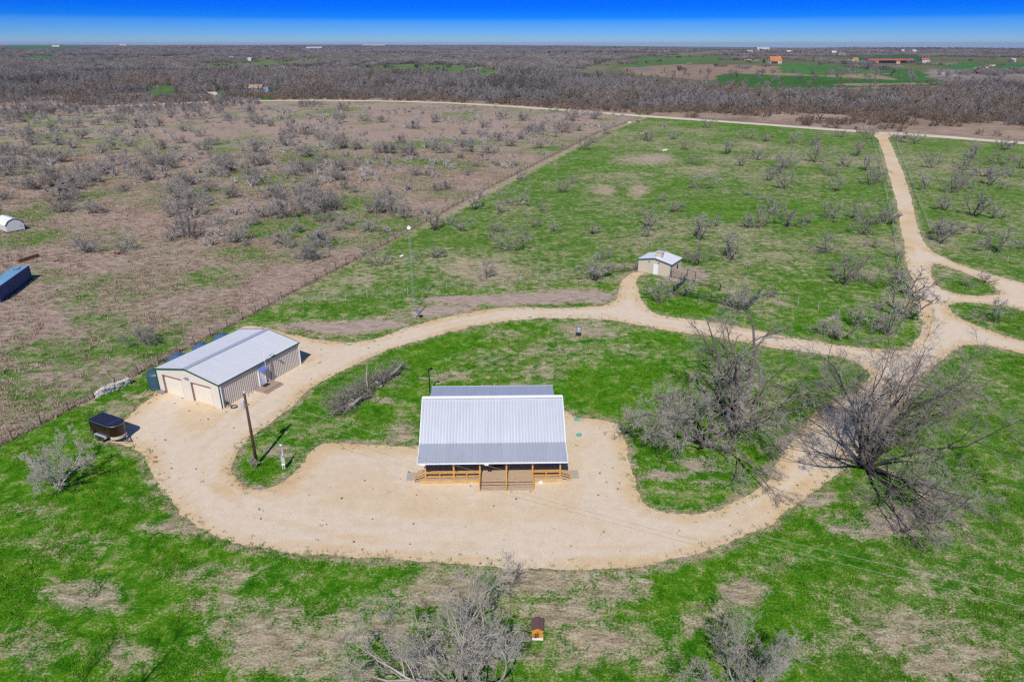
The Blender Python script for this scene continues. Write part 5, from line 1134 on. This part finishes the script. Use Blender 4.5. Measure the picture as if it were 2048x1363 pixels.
def label_rows(spots):
    """rows of at most twelve per pasture, counted from the camera, then from the left"""
    out = {}; zones = {}
    for i, (u, v, w_) in enumerate(spots):
        x, y, _ = G(u, v); zones.setdefault(zone_of(x, y, u, v), []).append((v, u, i))
    for z, L in zones.items():
        L.sort(reverse=True)
        for r in range(0, len(L), 12):
            for k, (v, u, i) in enumerate(sorted(L[r:r + 12], key=lambda q: q[1])):
                row = ORD[r // 12] if r // 12 < 15 else 'farthest'
                out[i] = ('%s bare mesquite from left in %s row of the %s' % (ORD[k], row, z), 'mesquites of the ' + z)
    return out
rs = random.Random(77)
SPO = sorted(SPOTS, key=lambda s: -s[2]); NEAR, REST = SPO[:296], SPO[296:]
MLAB = label_rows(NEAR)
for i, (u, v, wpx) in enumerate(NEAR):
    x, y, _ = G(u, v)
    if y > road_y(x) - 3: y = road_y(x) - 5
    left = x < fence_x(y); k = i % 5; wid = wpx * depth(y) / FPX
    sc = min(2.6, max(.5, wid / (WB if left else WG)[k] * (1.25 if left else 1.38)))
    lab, grp = MLAB[i]
    place_tree('mesquite_tree', (VAR_B if left else VAR_G)[k], (x, y, 0), lab, 'tree', grp, sc, rs.uniform(0, 6.28), rs.uniform(.8, 1.05))
# ------------------------------------------------------------------ uncountable vegetation (instanced on points)
def proto_collection(name, meshes):
    c = bpy.data.collections.new(name)
    for i, me in enumerate(meshes): c.objects.link(bpy.data.objects.new('%s_%d' % (name, i), me))
    return c
def scatter(name, pos, scale, coll, seed, label=None, nvar=3, pick=None):
    n = len(pos); rng = np.random.default_rng(seed)
    me = bpy.data.meshes.new(name); me.vertices.add(n); me.vertices.foreach_set('co', np.asarray(pos, np.float32).ravel()); me.update()
    a = me.attributes.new('scl', 'FLOAT', 'POINT'); a.data.foreach_set('value', np.asarray(scale, np.float32))
    a = me.attributes.new('rot', 'FLOAT', 'POINT'); a.data.foreach_set('value', rng.uniform(0, 6.28, n).astype(np.float32))
    a = me.attributes.new('pick', 'INT', 'POINT'); a.data.foreach_set('value', (rng.integers(0, nvar, n) if pick is None else pick).astype(np.int32))
    ng = bpy.data.node_groups.new(name + '_nodes', 'GeometryNodeTree')
    ng.interface.new_socket('Geometry', in_out='INPUT', socket_type='NodeSocketGeometry'); ng.interface.new_socket('Geometry', in_out='OUTPUT', socket_type='NodeSocketGeometry')
    N = ng.nodes.new; gi = N('NodeGroupInput'); go = N('NodeGroupOutput'); m2p = N('GeometryNodeMeshToPoints'); iop = N('GeometryNodeInstanceOnPoints')
    ci = N('GeometryNodeCollectionInfo'); ci.inputs['Collection'].default_value = coll; ci.inputs['Separate Children'].default_value = True; ci.inputs['Reset Children'].default_value = True
    iop.inputs['Pick Instance'].default_value = True
    def at(nm, ty):
        q = N('GeometryNodeInputNamedAttribute'); q.data_type = ty; q.inputs['Name'].default_value = nm; return q.outputs['Attribute']
    cx = N('ShaderNodeCombineXYZ'); L = ng.links.new
    L(gi.outputs[0], m2p.inputs['Mesh']); L(m2p.outputs[0], iop.inputs['Points']); L(ci.outputs[0], iop.inputs['Instance']); L(at('pick', 'INT'), iop.inputs['Instance Index'])
    L(at('rot', 'FLOAT'), cx.inputs[2]); L(cx.outputs[0], iop.inputs['Rotation']); L(at('scl', 'FLOAT'), iop.inputs['Scale']); L(iop.outputs[0], go.inputs[0])
    o = link(bpy.data.objects.new(name, me)); md = o.modifiers.new('scatter', 'NODES'); md.node_group = ng
    return tag(o, label, None, None, 'stuff')
def one_mesh(ms, name):
    """trunk and crown of a far tree in one mesh for instancing"""
    V = []; F = []; MI = []; b = 0
    for k, me in enumerate(ms):
        co = np.zeros(len(me.vertices) * 3, np.float32); me.vertices.foreach_get('co', co); co = co.reshape(-1, 3)
        ix = np.zeros(len(me.loops), np.int32); me.loops.foreach_get('vertex_index', ix); V.append(co); F.append(ix.reshape(-1, 4) + b); b += len(co)
    return np.concatenate(V), np.concatenate(F)
def far_tree(seed, mts, h=5.2, stems=4, minr=.045, lv=((6, .5), (6, .5), (5, .5)), lean=(.1, .8)):
    return bare_tree(seed, stems, h, .25, .16, mts, lean=lean, levels=lv, wob=.16, lift=.07, minr=minr, segs=(3, 2, 2, 1))
GREY = (M['wood_grey'],) * 3; BRN = (M['brush_brown'],) * 3; TAN = (M['wood_tan'],) * 3; DRK = (M['wood_dark'],) * 3
def mixpick(P, s, seed):
    r = np.random.default_rng(seed); a = fbm(P[:, 0] / s, P[:, 1] / (s * 1.6), seed, 4) + r.normal(0, .07, len(P))
    return np.where(a < .36, r.integers(5, 7, len(P)), np.where(a > .60, r.integers(3, 5, len(P)), r.integers(0, 3, len(P))))
def far_mesh(name, seed, mts, **k):
    v, f = one_mesh(far_tree(seed, mts, **k), name); return mesh_np(name, v, [f], [mts[0]])
W_TREES = proto_collection('wood_tree', [far_mesh('wood_tree', 200 + i, (GREY, GREY, GREY, TAN, TAN, DRK, DRK)[i], h=(5.6, 6.4, 4.8, 4.6, 5.2, 5.8, 5.0)[i]) for i in range(7)])
W_BRUSH = proto_collection('brush', [far_mesh('brush', 210 + i, BRN, h=2.5, stems=6, minr=.035, lean=(.2, 1.2)) for i in range(3)])
P_SHRUB = proto_collection('shrub', [far_mesh('shrub', 220 + i, (M['twig_field'],) * 3, h=1.1, stems=8, minr=.014, lv=((5, .55), (6, .6)), lean=(.2, 1.2)) for i in range(3)])
def clump(name, seed, mts, n, rad, h):
    rng = np.random.default_rng(seed); base = [one_mesh(far_tree(seed + i, mts, h=h, stems=3, minr=.10, lv=((6, .55), (6, .55))), name) for i in range(3)]; V = []; F = []; b = 0
    for i in range(n):
        v, f = base[i % 3]; a = rng.uniform(0, 6.28); s = rng.uniform(.7, 1.25); c_, s_ = math.cos(a), math.sin(a)
        r = rad * math.sqrt(rng.random()); q = rng.uniform(0, 6.28)
        V.append(np.stack([(v[:, 0] * c_ - v[:, 1] * s_) * s + r * math.cos(q), (v[:, 0] * s_ + v[:, 1] * c_) * s + r * math.sin(q), v[:, 2] * s], 1)); F.append(f + b); b += len(v)
    return mesh_np(name, np.concatenate(V), [np.concatenate(F)], [mts[0]])
W_CLUMP = proto_collection('wood_clump', [clump('wood_clump', 240 + 5 * i, (GREY, GREY, GREY, TAN, TAN, DRK, DRK)[i], 9, 9.0, 5.6) for i in range(7)])
def jgrid(y0, y1, cell, seed, margin=.95):
    rng = np.random.default_rng(seed); ys = np.arange(y0, y1, cell); out = []
    for y in ys:
        hw = margin * y + 60; xs = np.arange(-hw, hw, cell); out.append(np.stack([xs + rng.uniform(-.5, .5, len(xs)) * cell, y + rng.uniform(-.5, .5, len(xs)) * cell], 1))
    return np.concatenate(out)
def field_mask(P, grow_=0.0):
    m = np.zeros(len(P), bool); wob = fbm(P[:, 0] / 40, P[:, 1] / 40, 71, 3) - .5; sc = .02 * P[:, 1]
    for poly, c in FIELDG: m |= in_field(P[:, 0] + wob * sc * .4, P[:, 1] + wob * sc * 3, poly)
    return m
def with_z(P): return np.concatenate([P, terrain_z(P[:, 0], P[:, 1])[:, None]], 1)
HOUSES = [G(515, 184)[:2], G(437, 187)[:2]]
def clear(P, r=16):
    k = np.ones(len(P), bool)
    for hx, hy in HOUSES:
        k &= ~((np.abs(P[:, 0] - hx) < r) & (P[:, 1] < hy + 12) & (P[:, 1] > hy - 24))
    return k
# near woods, tree by tree
P = jgrid(430, 1150, 7.6, 1); d = P[:, 1] - wood_y(P[:, 0]); dens = fbm(P[:, 0] / 50, P[:, 1] / 70, 8, 3); rg = np.random.default_rng(5)
ok = (d > 0) & (~field_mask(P) | (rg.random(len(P)) < .03)) & clear(P) & (rg.random(len(P)) < sstep(.22, .42, dens) * sstep(0, 14, d) + .05)
P = P[ok]; d = d[ok]
scatter('bare_woodland', with_z(P), (0.75 + .85 * rg.random(len(P)) * (0.6 + .8 * dens[ok])) * (.75 + .25 * sstep(0, 60, d)), W_TREES, 11, pick=mixpick(P, 70, 3))
# farther woods, clump by clump
P = jgrid(1150, 3200, 17, 2); dens = fbm(P[:, 0] / 160, P[:, 1] / 260, 18, 3); ok = (~field_mask(P) | (rg.random(len(P)) < np.where(P[:, 0] < 100, .06, .012))) & (rg.random(len(P)) < sstep(.25, .45, dens) + .03); P = P[ok]
scatter('distant_woodland', with_z(P), .75 + .5 * rg.random(len(P)), W_CLUMP, 12, pick=mixpick(P, 180, 4))
P = jgrid(3200, 9500, 46, 3); dens = fbm(P[:, 0] / 420, P[:, 1] / 800, 28, 3); ok = ~field_mask(P) & (rg.random(len(P)) < sstep(.25, .45, dens) + .05); P = P[ok]
scatter('horizon_woodland', with_z(P), 1.0 + .8 * rg.random(len(P)), W_CLUMP, 13, pick=mixpick(P, 500, 5))
# tree belts between the far fields on the right
bl = np.concatenate([along(Garr(q), 14) for q in ([(1455, 121), (1500, 117), (1560, 118), (1620, 121), (1690, 128), (1745, 131)], [(1240, 128), (1262, 127)], [(1480, 112), (1600, 112), (1700, 113)], [(1865, 131), (1900, 132)], [(1960, 150), (2010, 146), (2100, 146)], [(1735, 137), (1760, 140)])])
P = np.repeat(bl, 4, 0); P = P + np.stack([rg.normal(0, 9, len(P)), rg.normal(0, 26, len(P))], 1)
scatter('field_tree_belts', with_z(P), .7 + .5 * rg.random(len(P)), W_CLUMP, 25, pick=mixpick(P, 180, 6))
# brown brush between the county road and the woods
P = jgrid(330, 640, 4.2, 4); ry = road_y(P[:, 0]); d = P[:, 1] - ry; wy = wood_y(P[:, 0]) - ry; q = d / np.maximum(wy, 8)
u_ = P[:, 0] / P[:, 1]; dn = fbm(P[:, 0] / 22, P[:, 1] / 22, 38, 3)
pr = np.where(u_ < .20, sstep(.30, .50, dn) * sstep(7, 12, d) * .8, sstep(.52, .62, dn) * sstep(7, 12, d) * .7 + .9 * sstep(.72, .85, q) * sstep(.3, .45, dn))
ok = (d > 7) & (q < 1.25) & (rg.random(len(P)) < pr) & (u_ > -.62) & clear(P, 10); P = P[ok]
scatter('roadside_brush', with_z(P), .6 + .9 * rg.random(len(P)), W_BRUSH, 14)
# scrub at the upper left, where pasture and woods run together
P = jgrid(380, 600, 6.5, 6); u_ = P[:, 0] / P[:, 1]; dn = fbm(P[:, 0] / 30, P[:, 1] / 30, 48, 3)
ok = (u_ < -.42 + .1 * dn) & (P[:, 1] > 400 + 260 * (u_ + .75)) & (P[:, 1] < wood_y(P[:, 0]) + 10) & (rg.random(len(P)) < sstep(.35, .6, dn)) & (np.abs(P[:, 1] - road_y(P[:, 0])) > 7); P = P[ok]
scatter('scrub_thicket', with_z(P), .45 + .5 * rg.random(len(P)), W_TREES, 15)
# small shrubs scattered through the brown pasture
P = jgrid(95, 520, 5.0, 7); dn = fbm(P[:, 0] / 26, P[:, 1] / 26, 58, 3)
ok = (P[:, 0] < fence_x(P[:, 1]) - 2) & (P[:, 1] < road_y(P[:, 0]) - 6) & (P[:, 1] > 150) & (rg.random(len(P)) < .07 + .75 * sstep(.48, .64, dn)) & (segdist(P[:, 0], P[:, 1], TRACK, False) > 3); P = P[ok]
scatter('pasture_scrub', with_z(P), .6 + 1.7 * rg.random(len(P)) ** 1.4, P_SHRUB, 16)
# the smallest, farthest mesquites
P = np.array([G(u, v)[:2] for u, v, w_ in REST]); P[:, 1] = np.minimum(P[:, 1], road_y(P[:, 0]) - 5)
scatter('distant_mesquite', with_z(P), np.array([max(.8, w_ * depth(y) / FPX / 2.4) for (u, v, w_), y in zip(REST, P[:, 1])]), P_SHRUB, 17)

# grass tufts and weeds -------------------------------------------------
def tuft(name, seed, m, n=9, h=.22, w_=.03, sp=.16):
    rng = np.random.default_rng(seed); V = []; F = []
    for i in range(n):
        a = rng.uniform(0, 6.28); r = sp * math.sqrt(rng.random()); x, y = r * math.cos(a), r * math.sin(a); b = rng.uniform(0, 6.28); hh = h * rng.uniform(.5, 1.1); ln = rng.uniform(.3, 1.1) * hh
        k = len(V); V += [(x - w_ * math.cos(b), y - w_ * math.sin(b), -.01), (x + w_ * math.cos(b), y + w_ * math.sin(b), -.01), (x + ln * math.cos(a + .6), y + ln * math.sin(a + .6), hh)]; F.append((k, k + 1, k + 2))
    return mesh_np(name, np.array(V), [np.array(F)], [m])
T_DRY = proto_collection('dry_tuft', [tuft('dry_tuft', 300 + i, M['weed_dry'], 12, .42, .035, .30) for i in range(3)])
T_BUN = proto_collection('bunch_tuft', [tuft('bunch_tuft', 320 + i, (M['weed_dry'], M['weed_brown'], M['weed_brown'])[i], 10, .40, .05, .32) for i in range(3)])
T_LAWN = proto_collection('lawn_tuft', [tuft('lawn_tuft', 340 + i, M['lawn_blade'], 10, .15, .05, .26) for i in range(3)])
T_GRN = proto_collection('green_tuft', [tuft('green_tuft', 310 + i, M['weed_green'], 14, .22, .045, .24) for i in range(3)])
# rank dead weeds along the fence line
fl = along(FENCE[1:], .4); fl = fl[fl[:, 1] < 420]; k = 4; P = np.repeat(fl, k, 0); P[:, 0] += rg.normal(-.35, .35, len(P)); P[:, 1] += rg.uniform(-.3, .3, len(P))
scatter('fence_weeds', with_z(P), .4 + .9 * rg.random(len(P)), T_BUN, 18)
# bunch grass that roughens the brown pasture
P = np.stack([rg.uniform(-190, 5, 90000), rg.uniform(60, 300, 90000)], 1); dn = fbm(P[:, 0] / 5, P[:, 1] / 5, 88, 4)
ok = (P[:, 0] < fence_x(P[:, 1]) - .5) & (P[:, 0] > -.95 * P[:, 1] - 20) & (rg.random(len(P)) < .15 + sstep(.42, .62, dn)); P = P[ok]
scatter('pasture_bunchgrass', with_z(P), .45 + .9 * rg.random(len(P)), T_BUN, 23)
# clover and rough grass of the lawns
P = np.stack([rg.uniform(-75, 95, 130000), rg.uniform(28, 125, 130000)], 1); dn = fbm(P[:, 0] / 2.2, P[:, 1] / 2.2, 98, 4)
ok = (P[:, 0] > fence_x(P[:, 1]) + .5) & (np.abs(P[:, 0]) < .95 * P[:, 1] + 22) & (rg.random(len(P)) < sstep(.40, .62, dn) * 1.1)
ok &= (patches(P[:, 0], P[:, 1], DRY) < .45) & (patches(P[:, 0], P[:, 1], SOIL) < .4)
ok &= ~inpoly(P[:, 0], P[:, 1], LOOPS[0]) | inpoly(P[:, 0], P[:, 1], LOOPS[1]) | inpoly(P[:, 0], P[:, 1], LOOPS[2]) | inpoly(P[:, 0], P[:, 1], LOOPS[3])
ok &= ~((np.abs(P[:, 0] + 2) < 8.2) & (np.abs(P[:, 1] - 67) < 8.5)); P = P[ok]
scatter('lawn_grass', with_z(P), .5 + .7 * rg.random(len(P)), T_LAWN, 24)
# ragged grass along the gravel edges, weeds out on the gravel
E_ = np.concatenate([densify(L_, .30, .45, 60 + i) for i, L_ in enumerate(LOOPS)]); E_ = E_[E_[:, 1] < 150]
P = np.repeat(E_, 2, 0); P = P + rg.normal(0, .5, P.shape)
dn = fbm(P[:, 0] / 3, P[:, 1] / 3, 68, 3); ok = rg.random(len(P)) < sstep(.38, .65, dn) * .8
scatter('edge_grass', with_z(P[ok]), .3 + .6 * rg.random(ok.sum()), T_GRN, 19)
ok = rg.random(len(P)) < sstep(.6, .4, dn) * .8
scatter('edge_straw', with_z(P[ok]), .35 + .45 * rg.random(ok.sum()), T_DRY, 20)
gx = np.stack([rg.uniform(-60, 60, 5200), rg.uniform(42, 110, 5200)], 1); ins = inpoly(gx[:, 0], gx[:, 1], LOOPD[0])
for h_ in LOOPD[1:]: ins &= ~inpoly(gx[:, 0], gx[:, 1], h_)
dd = np.full(len(gx), 99.)
for Lp in LOOPS: dd = np.minimum(dd, segdist(gx[:, 0], gx[:, 1], Lp))
dn = fbm(gx[:, 0] / 5, gx[:, 1] / 5, 78, 3)
ok = ins & (rg.random(len(gx)) < .02 + .5 * sstep(2.2, .3, dd) * sstep(.45, .6, dn) + .10 * sstep(.58, .72, dn))
scatter('gravel_weeds', with_z(gx[ok]) + np.array([0, 0, .02]), .25 + .45 * rg.random(ok.sum()), T_GRN, 21)
def pebble(name, seed):
    rng = np.random.default_rng(seed); m = MB(); m.box((0, 0, .03), (.16, .13, .08)); v = np.array(m.v) * rng.uniform(.7, 1.2, (8, 1)); return mesh_np(name, v, [np.array(m.f)], [M['pebble']])
PEB = proto_collection('clod', [pebble('clod', 330 + i) for i in range(3)])
ok = ins & (rg.random(len(gx)) < .10)
scatter('gravel_clods', with_z(gx[ok]) + np.array([0, 0, .02]), .5 + .9 * rg.random(ok.sum()) ** 2, PEB, 22)

# ------------------------------------------------------------------ cattle
def build_cow(u, v, m, ang, label, down=False):
    x, y, _ = G(u, v); t = empty('cow', (x, y, -.55 if down else 0), ang, label, 'cow', 'cattle in the far green pasture')
    me = bpy.data.meshes.new('body'); s = 1.0
    J = [(-.75, 0, 1.15), (-.35, 0, 1.12), (.1, 0, 1.08), (.6, 0, 1.15), (.95, 0, 1.32), (1.2, 0, 1.38), (1.45, 0, 1.22), (1.62, 0, 1.08)]; RD = [.27, .33, .36, .33, .22, .17, .15, .10]; E0 = [(i, i + 1) for i in range(7)]
    for sx_, bend in ((-.68, -.10), (.55, .05)):
        for sy_ in (-.2, .2):
            b = len(J); J += [(sx_, sy_, .85), (sx_ + bend, sy_, .48), (sx_ + bend * .3, sy_, .04)]; RD += [.17, .09, .07]; E0 += [(0 if sx_ < 0 else 3, b), (b, b + 1), (b + 1, b + 2)]
    b = len(J); J += [(-1.0, 0, 1.1), (-1.06, 0, .55)]; RD += [.05, .04]; E0 += [(0, b), (b, b + 1)]
    for sy_ in (-1, 1):
        b = len(J); J += [(1.28, sy_ * .30, 1.50), (1.34, sy_ * .62, 1.68)]; RD += [.05, .025]; E0 += [(5, b), (b, b + 1)]
    me.from_pydata(J, E0, []); o = link(bpy.data.objects.new('body', me), t); sk = o.modifiers.new('skin', 'SKIN')
    for i, sv in enumerate(me.skin_vertices[0].data): sv.radius = (RD[i], RD[i]); sv.use_root = i == 2
    o.modifiers.new('sub', 'SUBSURF').levels = 1; o.modifiers['sub'].render_levels = 1; me.materials.append(m)
build_cow(1258, 249, M['cow_white'], .3, 'white cow near the far end of the long fence')
build_cow(1276, 246, M['cow_brown'], 2.6, 'dark brown cow beside the white one at the far fence')
build_cow(1284, 269, M['cow_patched'], .2, 'brown and white cow lying on the left of the pair in the far pasture', True)
build_cow(1294, 266, M['cow_patched'], 3.4, 'brown and white cow lying on the right of the pair in the far pasture', True)
build_cow(1329, 303, M['cow_white'], .1, 'cream cow lying above the bare mound in the green pasture', True)

# ------------------------------------------------------------------ distant buildings
def far_building(name, u, v, wpx, dep, he, hr, wallm, roofm, label, cat='building', rot=0.0, nwin=4, group=None):
    x, y, _ = G(u, v); w_ = wpx * depth(y) / FPX; z = float(terrain_z(np.array([x]), np.array([y]))[0])
    t = empty(name, (x, y, z), rot, label, cat, group); a = w_ / 2
    part('wall', wallm, t, lambda m: m.prism([(-a, 0, 0), (-a, dep, 0), (-a, dep, he), (-a, dep / 2, hr - .1), (-a, 0, he)], (w_, 0, 0)))
    for k in (0, 1):
        y0 = -.6 if k == 0 else dep + .6
        part('roof', roofm, t, lambda m: m.prism([(-a - .6, y0, he - .15), (a + .6, y0, he - .15), (a + .6, dep / 2, hr), (-a - .6, dep / 2, hr)], (0, 0, .35)))
    for i in range(nwin):
        xx = -a + w_ * (i + .5) / nwin
        f = part('window', M['trim_white'], t, lambda m: m.box((xx, -.05, he * .5), (min(2.4, w_ / nwin * .6), .1, he * .4)))
        part('pane', M['dark_glass'], f, lambda m: m.box((xx, -.1, he * .5), (min(2.0, w_ / nwin * .5), .08, he * .33)))
    return t
hb = far_building('ranch_house', 1552, 127.5, 24, 16, 5.5, 15.0, M['far_cream'], M['roof_orange'], 'big ranch house with bright orange tile roof across the valley', 'house', .15)
part('hip_roof', M['roof_orange'], hb, lambda m: m.add([(-13, -5, 5), (3, -5, 5), (3, 8, 5), (-13, 8, 5), (-6, 2, 12), (-2, 2, 12)], [(0, 1, 5, 4), (1, 2, 5), (2, 3, 4, 5), (3, 0, 4)]))
part('chimney', M['far_cream'], hb, lambda m: m.box((9, 8, 14.5), (1.6, 1.6, 4)))
far_building('ranch_house', 1711, 123.5, 11, 10, 4.5, 9.0, M['far_cream'], M['roof_orange'], 'smaller orange-roofed house beside the red stables', 'house', .1, 2)
far_building('stable', 1782, 126.5, 92, 18, 6.0, 9.0, M['black_paint'], M['roof_red'], 'very long low stable with red roof across the valley', 'stable', 0, 0)
far_building('stable_annex', 1753, 127.5, 7, 6, 4.5, 6.0, M['far_cream'], M['roof_red'], 'left pale annex in front of the red-roofed stable', 'building', 0, 1)
far_building('stable_annex', 1796, 127.6, 7, 6, 4.5, 6.0, M['far_cream'], M['roof_red'], 'right pale annex in front of the red-roofed stable', 'building', 0, 1)
far_building('stable', 1851, 127, 15, 14, 7.0, 11.0, M['far_white'], M['roof_red'], 'short white stable with red roof right of the long one', 'stable', 0, 2)
far_building('warehouse', 1526, 101.5, 25, 60, 16, 19, M['far_white'], M['far_white'], 'long white warehouse on the far ridge', 'warehouse', 0, 3)
far_building('farm_shed', 1500, 104.5, 11, 30, 9, 12, M['far_cream'], M['far_white'], 'cream farm shed left of the white warehouse', 'building', 0, 2)
far_building('cottage', 1578, 107.5, 8, 20, 8, 13, M['far_cream'], M['far_white'], 'pale cottage among trees right of the warehouse', 'house', 0, 2)
far_building('cottage', 1668, 109, 9, 20, 9, 14, M['far_cream'], M['far_white'], 'white roofed cottage on the far right slope', 'house', 0, 2)
far_building('cottage', 1684, 111.5, 14, 20, 7, 11, M['far_white'], M['grey_metal'], 'low grey-roofed cottage below the white roofed one', 'house', 0, 3)
far_building('cottage', 1806, 106.5, 5, 25, 9, 14, M['far_white'], M['far_white'], 'small white house in the far right woods, left of two', 'house', 0, 1)
far_building('cottage', 1829, 106.5, 8, 25, 9, 14, M['far_white'], M['far_white'], 'small white house in the far right woods, right of two', 'house', 0, 1)
far_building('barn', 1702, 126.5, 12, 9, 5, 7, M['far_white'], M['far_white'], 'low white barn at the left end of the stables', 'barn', 0, 2)
far_building('barn', 2027, 124.5, 8, 12, 6, 8, M['far_white'], M['far_white'], 'white barn at the far right edge', 'barn', 0, 2)
far_building('farmstead', 112, 95, 15, 40, 14, 20, M['far_cream'], M['far_white'], 'pale farmstead in a green field on the far left ridge', 'house', 0, 3)
far_building('farmstead', 206, 95.6, 16, 40, 12, 18, M['far_white'], M['far_cream'], 'pale farm buildings on the left ridge between woods', 'house', 0, 3)
far_building('farmstead', 247, 93.5, 14, 50, 16, 22, M['far_cream'], M['far_white'], 'pale hilltop farm left of centre on the skyline', 'house', 0, 3)
far_building('warehouse', 628, 97.6, 32, 80, 16, 20, M['far_white'], M['pale_metal'], 'long low white warehouse in the far woods left of centre', 'warehouse', 0, 4)
far_building('warehouse', 748, 92.6, 46, 200, 13, 17, M['far_white'], M['pale_metal'], 'very long pale warehouse on the skyline left of centre', 'warehouse', 0, 5)
far_building('farm_shed', 463, 120.5, 9, 18, 7, 9, M['pale_metal'], M['pale_metal'], 'grey metal farm shed in the olive field far left', 'shed', .2, 0)
far_building('farm_shed', 499, 121.5, 7, 12, 5, 7, M['far_white'], M['far_white'], 'white farm shed right of the grey one far left', 'shed', 0, 0)
bh = far_building('cabin', 511, 184.5, 24, 9, 3.4, 6.2, M['far_blue'], M['roof_tan'], 'blue and white cabin with tan roof at the wood edge', 'house', 0, 4)
part('side_shed', M['far_blue'], bh, lambda m: m.box((10, 3, 2.2), (5, 6, 4.4)))
for i, (u, v, hh) in enumerate(((35, 217, 11.5), (381, 199.5, 11.5))):
    x, y, _ = G(u, v); t = empty('utility_pole', (x, y, 0), 0, ('dark utility pole in scrub at the far left edge', 'dark utility pole standing by the county road bend far left')[i], 'utility pole', 'wooden utility poles')
    part('shaft', M['pole_wood'], t, lambda m: m.tube([(0, 0, 0), (0, 0, hh)], [.3, .22], 8)); part('crossarm', M['pole_wood'], t, lambda m: m.box((0, 0, hh - .6), (1.8, .2, .2)))
for i, u in enumerate((873, 881)):
    x, y, _ = G(u, 92.5); z = float(terrain_z(np.array([x]), np.array([y]))[0]); t = empty('radio_mast', (x, y, z), 0, ('left of two thin masts on the far skyline', 'right of two thin masts on the far skyline')[i], 'mast')
    hh = (36, 44)[i]; part('mast', M['grey_trim'], t, lambda m: m.tube([(0, 0, 0), (0, 0, hh)], [3.0, 2.0], 6)); part('beacon', M['rust'], t, lambda m: m.box((0, 0, hh + 2), (5, 5, 4)))
# dark cedars that stand out of the grey woods
def cedar_mesh(seed):
    rng = np.random.default_rng(seed); V = []; F = []
    for i in range(420):
        z = rng.random() ** .8; r = (1 - z) ** .7 * .42 * (.5 + .6 * rng.random()); a = rng.uniform(0, 6.28); c = np.array([r * math.cos(a), r * math.sin(a), z]); q = rng.normal(0, .055, (3, 3)); k = len(V); V += list(c + q); F.append((k, k + 1, k + 2))
    return mesh_np('crown', np.array(V), [np.array(F)], [M['cedar_leaf']])
CEDARS = [(386, 104, 7), (398, 104, 6), (508, 120, 6), (722, 101, 4), (790, 98, 4), (820, 106, 5), (850, 96, 4), (1098, 110, 8), (1132, 110, 7), (1213, 108, 6), (1231, 108, 6), (1250, 108.5, 4), (1261, 108, 5), (1320, 103, 4), (1466, 110, 5), (1492, 108, 5), (1520, 107, 6), (1527, 126, 7), (1533, 107, 6), (1600, 109, 6), (1630, 105, 6), (1650, 106, 6), (1740, 110, 4), (1787, 146, 7)]
CORD = ORD + 'sixteenth seventeenth eighteenth nineteenth twentieth twenty-first twenty-second twenty-third twenty-fourth'.split()
CM = [cedar_mesh(i) for i in range(3)]; CT = MB().tube([(0, 0, -.05), (0, 0, .7)], [.05, .02], 6).build('trunk', M['bark_dark']); CTm = CT.data; bpy.data.objects.remove(CT)
for i, (u, v, hpx) in enumerate(CEDARS):
    x, y, _ = G(u, v); z = float(terrain_z(np.array([x]), np.array([y]))[0]); hh = hpx * depth(y) / FPX
    t = empty('cedar_tree', (x, y, z), i, '%s dark green evergreen from the left in the far grey woods' % CORD[i], 'tree', 'dark evergreens in the distance'); t.scale = (hh, hh, hh)
    link(bpy.data.objects.new('crown', CM[i % 3]), t); link(bpy.data.objects.new('trunk', CTm), t)

# ------------------------------------------------------------------ haze over the distance
hz = MB().box((0, 10500, -56), (61000, 33800, 262)).build('haze', bpy.data.materials.new('haze_air'))
hm = hz.data.materials[0]; hm.use_nodes = True; n = hm.node_tree; n.nodes.clear()
pv = n.nodes.new('ShaderNodeVolumePrincipled'); pv.inputs['Color'].default_value = (.70, .82, 1.0, 1); pv.inputs['Density'].default_value = 3.0e-5; pv.inputs['Anisotropy'].default_value = 0.2
ou = n.nodes.new('ShaderNodeOutputMaterial'); n.links.new(pv.outputs[0], ou.inputs['Volume'])
tag(hz, kind='stuff')
